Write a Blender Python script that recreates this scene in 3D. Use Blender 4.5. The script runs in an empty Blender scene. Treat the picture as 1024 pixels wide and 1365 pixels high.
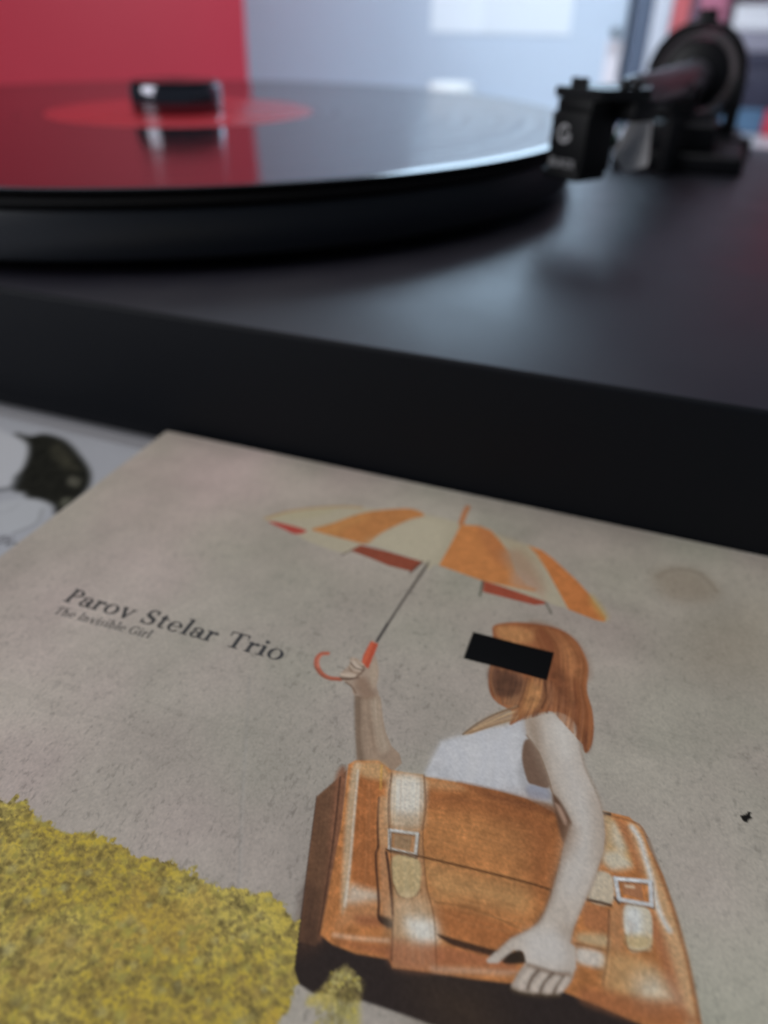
import bpy, bmesh, math, random
import numpy as np
from mathutils import Vector, Matrix

# ------------------------------------------------------------------ camera, world, light
MM = 0.001
sc = bpy.context.scene
COL = sc.collection
cam_d = bpy.data.cameras.new('camera'); cam = bpy.data.objects.new('camera', cam_d); COL.objects.link(cam)
sc.camera = cam
cam_d.sensor_fit = 'VERTICAL'; cam_d.sensor_height = 36.0; cam_d.lens = 36.0 * 969.53 / 1365.0
cam_d.clip_start = 0.005; cam_d.clip_end = 50
CAM = Vector((187.462, -268.025, 82.995)) * MM
right = Vector((0.93130309, 0.36403261, 0.01244211)); up = Vector((-0.21554649, 0.52325257, 0.82446738)); fwd = Vector((-0.29362265, 0.77051088, -0.56577269))
cam.matrix_world = Matrix(((right.x, up.x, -fwd.x, CAM.x), (right.y, up.y, -fwd.y, CAM.y), (right.z, up.z, -fwd.z, CAM.z), (0, 0, 0, 1)))
cam_d.dof.use_dof = True; cam_d.dof.focus_distance = 0.086; cam_d.dof.aperture_fstop = cam_d.lens / 1.95
cam_d.dof.aperture_blades = 0

world = bpy.data.worlds.new('World'); sc.world = world; world.use_nodes = True
bg = world.node_tree.nodes['Background']; bg.inputs[0].default_value = (0.62, 0.72, 0.9, 1); bg.inputs[1].default_value = 0.085

def area(name, loc, target, size, power, col, size_y=None):
    l = bpy.data.lights.new(name, 'AREA'); l.energy = power; l.color = col
    l.shape = 'RECTANGLE'; l.size = size; l.size_y = size_y or size
    o = bpy.data.objects.new(name, l); COL.objects.link(o)
    o.location = loc; o.rotation_euler = (Vector(target) - Vector(loc)).to_track_quat('-Z', 'Y').to_euler()
    return o
# soft room light from the ceiling, a window high on the left, and an added fill light that brightens the back wall
area('ceiling_light', (-0.1, -0.15, 1.25), (0.1, -0.2, 0), 0.9, 5.8, (1.0, 0.965, 0.945))
area('room_window_light', (-0.95, -1.15, 0.70), (0.05, -0.1, 0.02), 1.0, 10.5, (0.97, 0.97, 1.0), 0.9)
area('wall_fill_light', (0.10, 0.16, 0.50), (0.03, 0.52, 0.04), 0.14, 1.0, (0.74, 0.87, 1.0)).data.spread = math.radians(105)

vs = sc.view_settings
vs.view_transform = 'Standard'; vs.look = 'None'; vs.exposure = 0.0; vs.gamma = 1.0; vs.use_curve_mapping = False
try:
    sc.cycles.use_denoising = True
except Exception:
    pass

# ------------------------------------------------------------------ helpers
def lin(c):
    return tuple((x / 255 / 12.92 if x / 255 <= .04045 else ((x / 255 + .055) / 1.055) ** 2.4) for x in c)

def mat(name, base, rough=.5, metal=0.0, spec=.5, bump=0.0, bscale=800.0, rvar=0.0, cvar=0.0, cscale=120.0, coat=0.0):
    m = bpy.data.materials.new(name); m.use_nodes = True
    nt = m.node_tree; b = nt.nodes['Principled BSDF']
    b.inputs['Base Color'].default_value = (*base, 1); b.inputs['Roughness'].default_value = rough
    b.inputs['Metallic'].default_value = metal; b.inputs['Specular IOR Level'].default_value = spec
    if coat: b.inputs['Coat Weight'].default_value = coat; b.inputs['Coat Roughness'].default_value = .12
    tc = nt.nodes.new('ShaderNodeTexCoord')
    if bump:
        n = nt.nodes.new('ShaderNodeTexNoise'); n.inputs['Scale'].default_value = bscale; n.inputs['Detail'].default_value = 4
        nt.links.new(tc.outputs['Object'], n.inputs['Vector'])
        bp = nt.nodes.new('ShaderNodeBump'); bp.inputs['Strength'].default_value = bump; bp.inputs['Distance'].default_value = .0002
        nt.links.new(n.outputs['Fac'], bp.inputs['Height']); nt.links.new(bp.outputs['Normal'], b.inputs['Normal'])
    if rvar or cvar:
        n2 = nt.nodes.new('ShaderNodeTexNoise'); n2.inputs['Scale'].default_value = cscale; n2.inputs['Detail'].default_value = 5
        nt.links.new(tc.outputs['Object'], n2.inputs['Vector'])
        if rvar:
            mr = nt.nodes.new('ShaderNodeMapRange'); mr.inputs[1].default_value = .3; mr.inputs[2].default_value = .7
            mr.inputs[3].default_value = max(0.02, rough - rvar); mr.inputs[4].default_value = rough + rvar
            nt.links.new(n2.outputs['Fac'], mr.inputs[0]); nt.links.new(mr.outputs[0], b.inputs['Roughness'])
        if cvar:
            mx = nt.nodes.new('ShaderNodeMix'); mx.data_type = 'RGBA'
            mx.inputs[6].default_value = (*[c * (1 - cvar) for c in base], 1); mx.inputs[7].default_value = (*[min(1, c * (1 + cvar)) for c in base], 1)
            nt.links.new(n2.outputs['Fac'], mx.inputs[0]); nt.links.new(mx.outputs[2], b.inputs['Base Color'])
    return m

def link(name, bm, m, parent=None, smooth=False, angle=40):
    me = bpy.data.meshes.new(name); bmesh.ops.recalc_face_normals(bm, faces=bm.faces); bm.to_mesh(me); bm.free()
    return link_mesh(name, me, m, parent, smooth, angle)

def link_mesh(name, me, m, parent=None, smooth=False, angle=40):
    o = bpy.data.objects.new(name, me); COL.objects.link(o)
    if m: me.materials.append(m)
    if smooth:
        me.polygons.foreach_set('use_smooth', [True] * len(me.polygons))
        try: me.set_sharp_from_angle(angle=math.radians(angle))
        except Exception: pass
    if parent: o.parent = parent
    return o

def tag(o, label=None, cat=None, group=None, kind=None):
    if label: o['label'] = label
    if cat: o['category'] = cat
    if group: o['group'] = group
    if kind: o['kind'] = kind
    return o

def empty(name, loc=(0, 0, 0), rz=0.0):
    o = bpy.data.objects.new(name, None); COL.objects.link(o); o.empty_display_size = .01
    o.location = Vector(loc) * MM; o.rotation_euler = (0, 0, rz)
    return o

def box(bm, x0, x1, y0, y1, z0, z1, bev=0.0, seg=2, M=None):
    r = bmesh.ops.create_cube(bm, size=1.0); v = r['verts']
    for q in v:
        q.co = Vector(((x0 + x1) / 2 + q.co.x * (x1 - x0), (y0 + y1) / 2 + q.co.y * (y1 - y0), (z0 + z1) / 2 + q.co.z * (z1 - z0))) * MM
    if M is not None:
        for q in v: q.co = M @ q.co
    if bev:
        es = list({e for q in v for e in q.link_edges})
        bmesh.ops.bevel(bm, geom=es, offset=bev * MM, segments=seg, profile=.5, affect='EDGES')

def lathe(bm, prof, n=96, M=None, close=True):
    """prof: list of (r, z) in mm, revolved about z"""
    rings = []
    for r, zz in prof:
        if r < 1e-6:
            q = Vector((0, 0, zz * MM)); rings.append([bm.verts.new(M @ q if M is not None else q)]); continue
        ring = []
        for i in range(n):
            a = 2 * math.pi * i / n; q = Vector((r * math.cos(a), r * math.sin(a), zz)) * MM
            ring.append(bm.verts.new(M @ q if M is not None else q))
        rings.append(ring)
    for A, B in zip(rings[:-1], rings[1:]):
        for i in range(n):
            j = (i + 1) % n
            if len(A) == 1 and len(B) == 1: continue
            if len(A) == 1: bm.faces.new((A[0], B[i], B[j]))
            elif len(B) == 1: bm.faces.new((A[i], B[0], A[j]))
            else: bm.faces.new((A[i], B[i], B[j], A[j]))
    return rings

def axis_m(p, q):
    """matrix: local z runs from p towards q (mm)"""
    p = Vector(p) * MM; q = Vector(q) * MM; dz = (q - p).normalized()
    R = dz.to_track_quat('Z', 'Y').to_matrix().to_4x4()
    return Matrix.Translation(p) @ R

def tube(bm, p, q, r0, r1, n=32, prof=None):
    L = (Vector(q) - Vector(p)).length
    prof = prof or [(0, 0), (r0, 0), (r1, L), (0, L)]
    lathe(bm, prof, n, axis_m(p, q))

def prism(bm, pts, axis_M, thick):
    """extrude a closed outline (mm, in the local xy plane) by thick along local z"""
    a = [bm.verts.new(axis_M @ (Vector((x, y, 0)) * MM)) for x, y in pts]
    b = [bm.verts.new(axis_M @ (Vector((x, y, thick)) * MM)) for x, y in pts]
    bm.faces.new(a[::-1]); bm.faces.new(b); n = len(pts)
    for i in range(n): bm.faces.new((a[i], a[(i + 1) % n], b[(i + 1) % n], b[i]))

# ------------------------------------------------------------------ setting: sideboard top, wall
M_table = mat('pale_tabletop', (.50, .50, .53), .35, bump=.15, bscale=300, cvar=.06, cscale=20)
bm = bmesh.new(); box(bm, -900, 900, -700, 830, -25, 0, 2)
tag(link('table', bm, M_table), kind='structure')
M_wall = mat('mauve_wall', (.46, .40, .50), .7, bump=.3, bscale=120, cvar=.04, cscale=8)
bm = bmesh.new(); box(bm, -1200, 1200, 834, 850, -300, 900)
wl = tag(link('wall', bm, M_wall), kind='structure')
M_near = mat('pale_grey_blue_wall', (.52, .61, .72), .6, bump=.1, bscale=60, cvar=.03, cscale=5)
bm = bmesh.new(); box(bm, -900, 108, 500, 560, 0.3, 900, 1.5, 2)
tag(link('wall', bm, M_near), kind='structure')

# ------------------------------------------------------------------ turntable
ZP = 31.65; ZR = 51.16
tt = empty('turntable', (0, 0, 0))
tag(tt, 'black turntable with satin plinth, thick platter and tonearm', 'turntable')
M_plinth = mat('black_satin_lacquer', (.021, .020, .030), .40, spec=.8, bump=.22, bscale=3200, rvar=.03, cscale=60)
M_side = mat('black_plinth_edge', (.0058, .0072, .0105), .55, spec=.16, bump=.2, bscale=1200)
bm = bmesh.new(); box(bm, -205, 262, -148.8, 160, 1.3, ZP - .06, .9, 3)
pl = link('plinth', bm, M_side, tt, True)
bm = bmesh.new(); box(bm, -204.2, 261.2, -148.0, 159.2, ZP - .5, ZP, .25, 2)
link('top_panel', bm, M_plinth, pl, True)
M_rubber = mat('black_rubber', (.012, .012, .012), .8)
for x in (-170, 228):
    for y in (-112, 128):
        bm = bmesh.new(); lathe(bm, [(0, 0), (17, 0), (18, .3), (18, 1.2), (16, 1.5), (0, 1.5)], 32)
        o = link('foot', bm, M_rubber, tt, True); o.location = Vector((x, y, 0)) * MM
M_platter = mat('black_platter', (.017, .021, .029), .45, spec=.5, bump=.05, bscale=900)
bm = bmesh.new()
lathe(bm, [(0, ZP + 3), (146.5, ZP + 3), (148.5, ZP + 3.6), (149.2, ZP + 4.6), (149.2, ZR - 6.0), (148.6, ZR - 5.0), (140, ZR - 4.6), (0, ZR - 4.6)], 192)
link('platter', bm, M_platter, tt, True)
M_mat = mat('platter_mat_black', (.005, .005, .006), .6, spec=.3)
bm = bmesh.new()
lathe(bm, [(0, ZR - 4.5), (147.5, ZR - 4.5), (149.6, ZR - 4.2), (150.3, ZR - 3.4), (150.3, ZR - 2.2), (149.4, ZR - 1.6), (0, ZR - 1.6)], 192)
link('platter_mat', bm, M_mat, tt, True)
M_steel = mat('polished_steel', (.75, .76, .78), .12, 1.0)
bm = bmesh.new(); lathe(bm, [(0, ZP), (22, ZP), (22, ZP + 2.9), (0, ZP + 2.9)], 48)
link('bearing', bm, M_rubber, tt, True)
bm = bmesh.new(); lathe(bm, [(0, ZR - 1.8), (3.55, ZR - 1.8), (3.55, ZR + 6), (2.8, ZR + 7.2), (0, ZR + 7.6)], 32)
link('spindle', bm, M_steel, tt, True)

# ---- record on the platter
rec = empty('vinyl_record', (0, 0, 0)); tag(rec, 'black vinyl record with red label lying on the platter', 'record')
M_vinyl = bpy.data.materials.new('black_vinyl'); M_vinyl.use_nodes = True
nt = M_vinyl.node_tree; b = nt.nodes['Principled BSDF']
b.inputs['Base Color'].default_value = (.007, .007, .008, 1); b.inputs['Roughness'].default_value = .07; b.inputs['IOR'].default_value = 1.56
tc = nt.nodes.new('ShaderNodeTexCoord'); ln = nt.nodes.new('ShaderNodeVectorMath'); ln.operation = 'LENGTH'
fl = nt.nodes.new('ShaderNodeVectorMath'); fl.operation = 'MULTIPLY'; fl.inputs[1].default_value = (1, 1, 0)
nt.links.new(tc.outputs['Object'], fl.inputs[0]); nt.links.new(fl.outputs[0], ln.inputs[0])
nz = nt.nodes.new('ShaderNodeTexNoise'); nz.noise_dimensions = '1D'; nz.inputs['Scale'].default_value = 260; nz.inputs['Detail'].default_value = 3
nt.links.new(ln.outputs['Value'], nz.inputs['W'])
mr = nt.nodes.new('ShaderNodeMapRange'); mr.inputs[1].default_value = .3; mr.inputs[2].default_value = .7; mr.inputs[3].default_value = .04; mr.inputs[4].default_value = .17
nt.links.new(nz.outputs['Fac'], mr.inputs[0]); nt.links.new(mr.outputs[0], b.inputs['Roughness'])
bm = bmesh.new()
lathe(bm, [(3.6, ZR - 1.6), (148.6, ZR - 1.6), (150.2, ZR - 1.1), (150.5, ZR - .7), (150.2, ZR - .25), (148.8, ZR), (147, ZR - .12), (60, ZR - .16), (52, ZR - .1), (3.6, ZR - .1)], 256)
link('disc', bm, M_vinyl, rec, True)
M_label = mat('red_paper_label', (.46, .026, .036), .26, spec=.7, cvar=.05, cscale=60)
bm = bmesh.new(); lathe(bm, [(3.6, ZR - .1), (3.6, ZR + .03), (49.6, ZR + .03), (50, ZR - .1)], 128)
link('label', bm, M_label, rec, True)

# ---- record weight over the spindle
wt = empty('record_weight', (-2, 0, ZR)); tag(wt, 'small chrome record weight on the red label', 'record weight')
M_chrome = mat('chrome', (.20, .20, .23), .09, 1.0)
bm = bmesh.new(); lathe(bm, [(0, .1), (15.6, .1), (16.8, .6), (17, 1.6), (17, 8.0), (16.6, 8.9), (15.8, 9.3), (4.2, 9.3), (4.2, 7.9), (0, 7.9)], 96)
link('body', bm, M_chrome, wt, True, 30)
bm = bmesh.new(); lathe(bm, [(4.0, 8.0), (4.0, 9.0), (11.0, 10.2), (15.6, 10.2), (16.0, 10.0), (16.0, 9.3), (4.0, 8.0)], 96)
M_blackgloss = mat('black_gloss', (.006, .006, .007), .15); link('top_rim', bm, M_blackgloss, wt, True)

# ---- tonearm
TH = 0.60
C0 = Vector((157.9, -46.2, 55.9)); N = Vector((-math.sin(TH), -math.cos(TH), 0)); RR = Vector((math.cos(TH), -math.sin(TH), 0)); UZ = Vector((0, 0, 1))
# local frame of the headshell: x right, y towards its front, z up (front view mirrored so that x, -n, z are right handed)
ML = Matrix(((RR.x, -N.x, 0, C0.x * MM), (RR.y, -N.y, 0, C0.y * MM), (0, 0, 1, C0.z * MM), (0, 0, 0, 1)))
M_black = mat('matte_black_metal', (.0065, .007, .009), .45, spec=.35, bump=.1, bscale=900)
M_cart = mat('black_moulded_plastic', (.004, .0045, .0055), .5, spec=.3, bump=.15, bscale=1400)
M_print = mat('pale_grey_print', (.55, .55, .57), .5)
PIV = Vector((179.5, 141.0, 60.0))
bm = bmesh.new()
box(bm, -6.5, 6.5, -5.5, 5.5, -7.6, 6.4, .7, 3, ML)
box(bm, -5.9, 6.3, -4.6, 5.8, 6.0, 9.3, .4, 2, ML)
box(bm, -7.0, 6.2, -6.3, 4.6, -9.6, -7.4, .6, 2, ML)
cart = link('cartridge', bm, M_cart, tt, True)
# round emblem with a G and the printed word, proud of the front face by a hair
FM = ML @ Matrix(((1, 0, 0, 0), (0, 0, -1, -5.5 * MM), (0, 1, 0, 0), (0, 0, 0, 1)))   # local x right, y up, z out of the front face
def ring_arc(bm, cx, cy, r0, r1, a0, a1, M, z, n=40, sx=1.0):
    pr = None
    for i in range(n + 1):
        a = math.radians(a0 + (a1 - a0) * i / n)
        p = [bm.verts.new(M @ (Vector((cx + r * math.cos(a) * sx, cy + r * math.sin(a), z)) * MM)) for r in (r0, r1)]
        if pr: bm.faces.new((pr[0], pr[1], p[1], p[0]))
        pr = p
bm = bmesh.new()
ring_arc(bm, -1.2, 1.4, 1.55, 2.25, 42, 340, FM, .07, sx=.95)
for x0, x1, y0, y1 in ((-.95, .75, .95, 1.5), (.4, 1.0, -.1, 1.5)):
    v = [bm.verts.new(FM @ (Vector((x, y, .08)) * MM)) for x, y in ((x0, y0), (x1, y0), (x1, y1), (x0, y1))]; bm.faces.new(v)
link('emblem', bm, M_print, cart)
def font_mesh(name, text, size, M, m, parent, ox, oy, space=1.0):
    cu = bpy.data.curves.new(name, 'FONT'); cu.body = text; cu.size = size * MM; cu.align_x = 'CENTER'; cu.space_character = space
    tmp = bpy.data.objects.new(name + '_tmp', cu); COL.objects.link(tmp)
    bpy.context.view_layer.update()
    me = bpy.data.meshes.new_from_object(tmp.evaluated_get(bpy.context.evaluated_depsgraph_get()))
    bpy.data.objects.remove(tmp); bpy.data.curves.remove(cu)
    me.transform(M @ Matrix.Translation(Vector((ox, oy, .07)) * MM)); me.name = name
    me.materials.clear()
    return link_mesh(name, me, m, parent)
font_mesh('word_print', 'BLACK', 2.9, FM, M_print, cart, -.6, -6.6, 1.05)
# pale stylus holder behind the body
M_pale = mat('pale_grey_plastic', (.88, .87, .88), .45, bump=.1)
bm = bmesh.new()
PM = Matrix(((1, 0, 0, 0), (0, 0, 1, -36 * MM), (0, 1, 0, 0), (0, 0, 0, 1)))
prism(bm, [(168.1, 60.4), (173.5, 60.4), (175.5, 48.5), (169.6, 46.6), (165.3, 50.5)], PM, 3.0)
for q in bm.verts: q.co.y += (q.co.z - 46.5 * MM) * .85
bmesh.ops.bevel(bm, geom=bm.edges[:], offset=.35 * MM, segments=2, affect='EDGES')
link('stylus_guard', bm, M_pale, cart, True)
bm = bmesh.new()
prism(bm, [(-7.6, -4.6), (8.6, -4.6), (12.4, 4), (12.4, 10), (8.0, 15), (5.2, 19), (-5.2, 19), (-7.2, 14), (-8.2, 8)], ML @ Matrix.Translation((0, 0, 9.4 * MM)), 2.6)
bmesh.ops.bevel(bm, geom=bm.edges[:], offset=.45 * MM, segments=2, affect='EDGES')
box(bm, 3.8, 12.0, 5.0, 14, 4.6, 9.6, .5, 2, ML)
hs = link('headshell', bm, M_black, tt, True)
for lx, ly in ((-3.2, -1.6), (-.6, -1.2), (8.6, 3.6), (10.4, 5.6)):
    bm = bmesh.new(); lathe(bm, [(0, 11.8), (1.25, 11.8), (1.25, 13.7), (.95, 14.1), (0, 14.1)], 6 if False else 20, ML @ Matrix.Translation(Vector((lx, ly, 0)) * MM))
    link('bolt', bm, M_black, hs, True)
for i, (c, lx) in enumerate((((.45, .04, .04), -2.4), ((.6, .6, .6), -.8), ((.05, .1, .4), .9), ((.04, .3, .08), 2.5))):
    bm = bmesh.new(); P_ = [Vector((lx, 5.4, 1.5 - (i % 2) * 3)), Vector((lx * 1.2, 8.5, .5 - (i % 2) * 2)), Vector((lx * 1.3, 11.5, 3)), Vector((lx * .9, 13.5, 7)), Vector((lx * .7, 15, 9))]
    for a_, b_ in zip(P_[:-1], P_[1:]): tube(bm, ML @ (a_ * MM) / MM, ML @ (b_ * MM) / MM, .45, .45, 10)
    link('lead_wire', bm, mat('lead_insulation', c, .5), hs, True)
M_tube = mat('grey_brushed_tube', (.085, .078, .09), .42, .3, bump=.05)
A0 = ML @ (Vector((2.0, 15, 9.6)) * MM) / MM
bm = bmesh.new(); L = (PIV - A0).length
tube(bm, A0, PIV, 4, 8, 48, [(0, 0), (4.4, 0), (4.9, 1.5), (5.2, L * .3), (7.4, L), (0, L)])
link('arm_tube', bm, M_tube, tt, True)
# bearing ring, yoke and counterweight round the pivot; the ring faces along the arm
ad = (PIV - A0).normalized()
F0 = PIV + ad * -4 + Vector((0, 0, 1.2)); F1 = F0 + ad * 9
def annulus(bm, p, q, r0, r1, n=96, ch=.8):
    Lr = (Vector(q) - Vector(p)).length
    lathe(bm, [(r0, ch), (r0 + ch, 0), (r1 - ch, 0), (r1, ch), (r1, Lr - ch), (r1 - ch, Lr), (r0 + ch, Lr), (r0, Lr - ch), (r0, ch)], n, axis_m(p, q))
bm = bmesh.new(); annulus(bm, F0, F1, 18.2, 21.4); tube(bm, F0 + ad * 4.5 + Vector((0, 0, 20.5)), F0 + ad * 4.5 + Vector((0, 0, 25.2)), 4.4, 4.0)
link('bearing_ring', bm, M_black, tt, True)
M_ringin = mat('grey_inner_ring', (.16, .14, .15), .5)
bm = bmesh.new(); annulus(bm, F0 + ad * 2.5, F1 + ad * -1, 14.6, 18.0)
link('inner_ring', bm, M_ringin, tt, True)
bm = bmesh.new(); tube(bm, F0 + ad * 2, F0 + ad * 34, 14.4, 14.4, 64, [(0, 0), (12, 0), (14.4, 1.5), (14.4, 30), (12, 32), (0, 32)])
link('counterweight', bm, M_black, tt, True)
bm = bmesh.new()
B = PIV.copy(); B.z = ZP
lathe(bm, [(0, 0), (27, 0), (28, .8), (28, 5), (26.5, 6), (18, 6), (17, 7), (17, 11), (12, 13), (0, 13)], 64, Matrix.Translation(B * MM))
box(bm, B.x - 24, B.x + 26, B.y - 72, B.y + 30, ZP - .3, ZP + 7, 1.5, 3)
box(bm, B.x - 18, B.x + 14, B.y - 66, B.y - 30, ZP + 6.8, ZP + 17, 1.5, 3)
for s in (-1, 1):
    box(bm, B.x + s * 19 - 3, B.x + s * 19 + 3, B.y - 6, B.y + 6, ZP + 3, PIV.z + 1, 1.0, 2)
link('arm_base', bm, M_black, tt, True)
# arm rest and lift
bm = bmesh.new()
RP = A0.lerp(PIV, .56)
tube(bm, (RP.x + 2, RP.y, ZP), (RP.x + 2, RP.y, RP.z - 10), 3.4, 3.0)
box(bm, RP.x - 7, RP.x + 9, RP.y - 3, RP.y + 3, RP.z - 11, RP.z - 7, .8, 2)
box(bm, RP.x - 8, RP.x - 5.6, RP.y - 3, RP.y + 3, RP.z - 9, RP.z + 1, .6, 2)
box(bm, RP.x + 7, RP.x + 9.4, RP.y - 3, RP.y + 3, RP.z - 9, RP.z + 1, .6, 2)
link('arm_rest', bm, M_black, tt, True)
bm = bmesh.new()
LP = A0.lerp(PIV, .70)
tube(bm, (LP.x - 8, LP.y, ZP), (LP.x - 8, LP.y, ZP + 15), 6.5, 6.5)
tube(bm, (LP.x - 10, LP.y - 4, ZP + 16), (LP.x + 14, LP.y + 6, ZP + 18), 2.0, 2.0)
tube(bm, (LP.x - 8, LP.y, ZP + 14), (LP.x - 22, LP.y - 16, ZP + 8), 1.6, 2.0)
link('lift_lever', bm, M_black, tt, True)
bm = bmesh.new(); tube(bm, (B.x + 24, B.y - 20, ZP), (B.x + 24, B.y - 20, ZP + 8), 6, 5.4, 32)
link('anti_skate_knob', bm, M_black, tt, True)

# ------------------------------------------------------------------ things behind the turntable
M_red = mat('red_card', (.60, .040, .075), .5, bump=.1, cvar=.05, cscale=12)
def upright(name, x1, y, w, h, t, m, label, cat, lean=6, group=None, rz=0.0):
    o = empty(name, (x1, y, 0), rz)
    o.rotation_euler = (math.radians(-lean), 0, rz)
    tag(o, label, cat, group)
    bm = bmesh.new(); box(bm, -w, 0, 0, t, .2, h, .5, 2)
    link('cover', bm, m, o, True)
    return o
rs = upright('red_record_sleeve', -146.6, 296, 315, 315, 3.5, M_red, 'plain red record sleeve standing upright behind the platter', 'record sleeve', 3)
M_white = mat('white_card', (.86, .87, .88), .5, cvar=.03)
# window in the near wall: daylight behind frosted glass
win = empty('window', (0, 500, 0)); tag(win, 'bright frosted window with white frame above the sideboard', 'window')
bm = bmesh.new()
box(bm, -96, -82.2, -5, -.4, 140, 560, .8, 2); box(bm, -82, 107, -5, -.4, 546, 560, .8, 2)
link('frame', bm, M_white, win, True)
bm = bmesh.new(); box(bm, -81.8, 106, -5, -.4, 140, 145.8, .8, 2); link('bottom_rail', bm, M_white, win, True)
M_glass = bpy.data.materials.new('daylit_frosted_glass'); M_glass.use_nodes = True
def glass(name, strength):  # emitting material for the glow laid on the wall
    g = bpy.data.materials.new(name); g.use_nodes = True; e = g.node_tree.nodes['Principled BSDF']
    e.inputs['Base Color'].default_value = (.6, .65, .7, 1); e.inputs['Roughness'].default_value = .5
    e.inputs['Emission Color'].default_value = (.72, .85, 1.0, 1); e.inputs['Emission Strength'].default_value = strength
    return g
bm = bmesh.new(); box(bm, -66, -17, -.9, -.2, 68.8, 101); link('glow_patch', bm, glass('bright_glow', .24), win)  # glowing sheet on the wall, standing in for its hazy bright patch
bm = bmesh.new(); box(bm, -16.9, 62, -.9, -.2, 68.8, 101); link('glow_patch', bm, glass('dim_glow', .17), win)  # dimmer half of the same added glow
e = M_glass.node_tree.nodes['Principled BSDF']; e.inputs['Base Color'].default_value = (.6, .65, .7, 1); e.inputs['Roughness'].default_value = .4
e.inputs['Emission Color'].default_value = (.55, .78, 1.0, 1); e.inputs['Emission Strength'].default_value = 5.2
bm = bmesh.new(); box(bm, -81.8, 106, -2.4, -.6, 146, 545.8); link('pane', bm, M_glass, win)
hk = empty('wall_hook', (101.3, 500, 62)); tag(hk, 'small dark hook on a pale strip beside the window', 'hook')
bm = bmesh.new(); box(bm, -6, 6.4, -2, -.3, -58, 4, .4, 1)
M_strip = mat('light_trim', (.76, .72, .76), .5); link('backing_strip', bm, M_strip, hk, True)
bm = bmesh.new(); lathe(bm, [(0, 0), (3.2, 0), (3.4, 1), (2.4, 6), (3.6, 10), (2.4, 12), (0, 12.2)], 24, axis_m((0, -2.2, 10), (0, -16, 10)))
M_knob = mat('dark_grey_knob', (.12, .14, .15), .4); link('peg', bm, M_knob, hk, True)
jar = empty('white_candle_jar', (-28, 448, 0)); tag(jar, 'small white candle jar behind the platter rim', 'jar')
bm = bmesh.new(); lathe(bm, [(0, 0), (18, 0), (20, 1.5), (20.5, 28), (19.8, 32), (17.5, 32.5), (17, 26), (0, 25.5)], 48)
M_jar = mat('white_glaze', (.86, .88, .88), .25); link('cup', bm, M_jar, jar, True)
bm = bmesh.new(); lathe(bm, [(0, 25.4), (16.6, 25.4), (16.6, 29), (0, 29.6)], 40)
link('wax', bm, M_jar, jar, True)
jar2 = empty('small_white_cup', (28, 455, 0)); tag(jar2, 'smaller white cup between the candle jar and the cartridge', 'cup')
bm = bmesh.new(); lathe(bm, [(0, 0), (9, 0), (11, 2), (12, 19), (11.2, 19.4), (10, 4), (0, 3.6)], 40)
link('cup', bm, M_jar, jar2, True)
specs = [(112.5, 128, 250, (.10, .13, .19), 'dark blue upright book nearest the cabinet', 'upright books'),
         (128.6, 143, 240, (.60, .63, .70), 'pale narrow upright book beside the dark blue one', 'upright books'),
         (143.6, 157.4, 235, (.55, .12, .13), 'red upright book to the left of the bearing ring knob', 'upright books'),
         (158.0, 163, 230, (.10, .08, .12), 'thin dark upright book between the two reddish ones', 'upright books'),
         (163.6, 186, 245, (.42, .14, .21), 'dusky pink upright book at the right end of the row', 'upright books')]
for x0, x1, h, c, lab, g in specs:
    o = empty('upright_book', (x0, 500, 0)); tag(o, lab, 'book', g)
    m = mat('book_cloth', c, .6, bump=.2, cvar=.06, cscale=40)
    bm = bmesh.new(); box(bm, 0, x1 - x0, 0, 170, 0, h, .8, 2); link('cover', bm, m, o, True)
    bm = bmesh.new(); box(bm, 1.0, x1 - x0 - 1.0, 1.5, 168.5, h + .05, h + .5); link('pages', bm, M_white, o)
boxes = [('blue_box', 190, 234.5, 0, 19, (.09, .18, .30), 'flat blue box at the bottom of the stack on the right'),
         ('navy_box', 186.5, 300, 19.3, 60, (.028, .028, .055), 'dark navy box above the flat blue box'),
         ('grey_box', 190, 300, 60.3, 74.5, (.26, .25, .31), 'grey mauve box between the navy and the white box'),
         ('white_box', 192, 290, 74.8, 92, (.66, .66, .70), 'white box on top of the stack on the right')]
for nm, x0, x1, z0, z1, c, lab in boxes:
    o = empty(nm, ((x0 + x1) / 2, 505, z0)); tag(o, lab, 'box', 'boxes stacked on the right')
    m = mat(nm + '_card', c, .55, bump=.15, cvar=.06, cscale=30); w = (x1 - x0) / 2
    bm = bmesh.new(); box(bm, -w, w, 0, 150, .1, (z1 - z0) * .72, .6, 2); link('tray', bm, m, o, True)
    bm = bmesh.new(); box(bm, -w - .5, w + .5, -.5, 150.5, (z1 - z0) * .72 + .1, z1 - z0, .6, 2); link('lid', bm, m, o, True)
o = empty('unseen_red_folder', (256, 520, 0)); tag(o, 'unseen tall red folder added past the stacked boxes to tint the plinth', 'folder')
bm = bmesh.new(); box(bm, 51, 112, 0, 150, .1, 310, .8, 2); link('cover', bm, M_red, o, True)  # out of view, added for the red reflection on the plinth top
bm = bmesh.new(); box(bm, 53, 110, 2, 148, 310.2, 310.8); link('pages', bm, M_white, o)
o = empty('red_box', (262, 500, 0)); tag(o, 'small red box beside the flat blue box at the right edge', 'box')
bm = bmesh.new(); box(bm, -26, 30, 0, 100, 0, 13.4, .5, 2); link('tray', bm, M_red, o, True)
bm = bmesh.new(); box(bm, -26.5, 30.5, -.5, 100.5, 13.6, 18.8, .5, 2); link('lid', bm, M_red, o, True)

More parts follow.
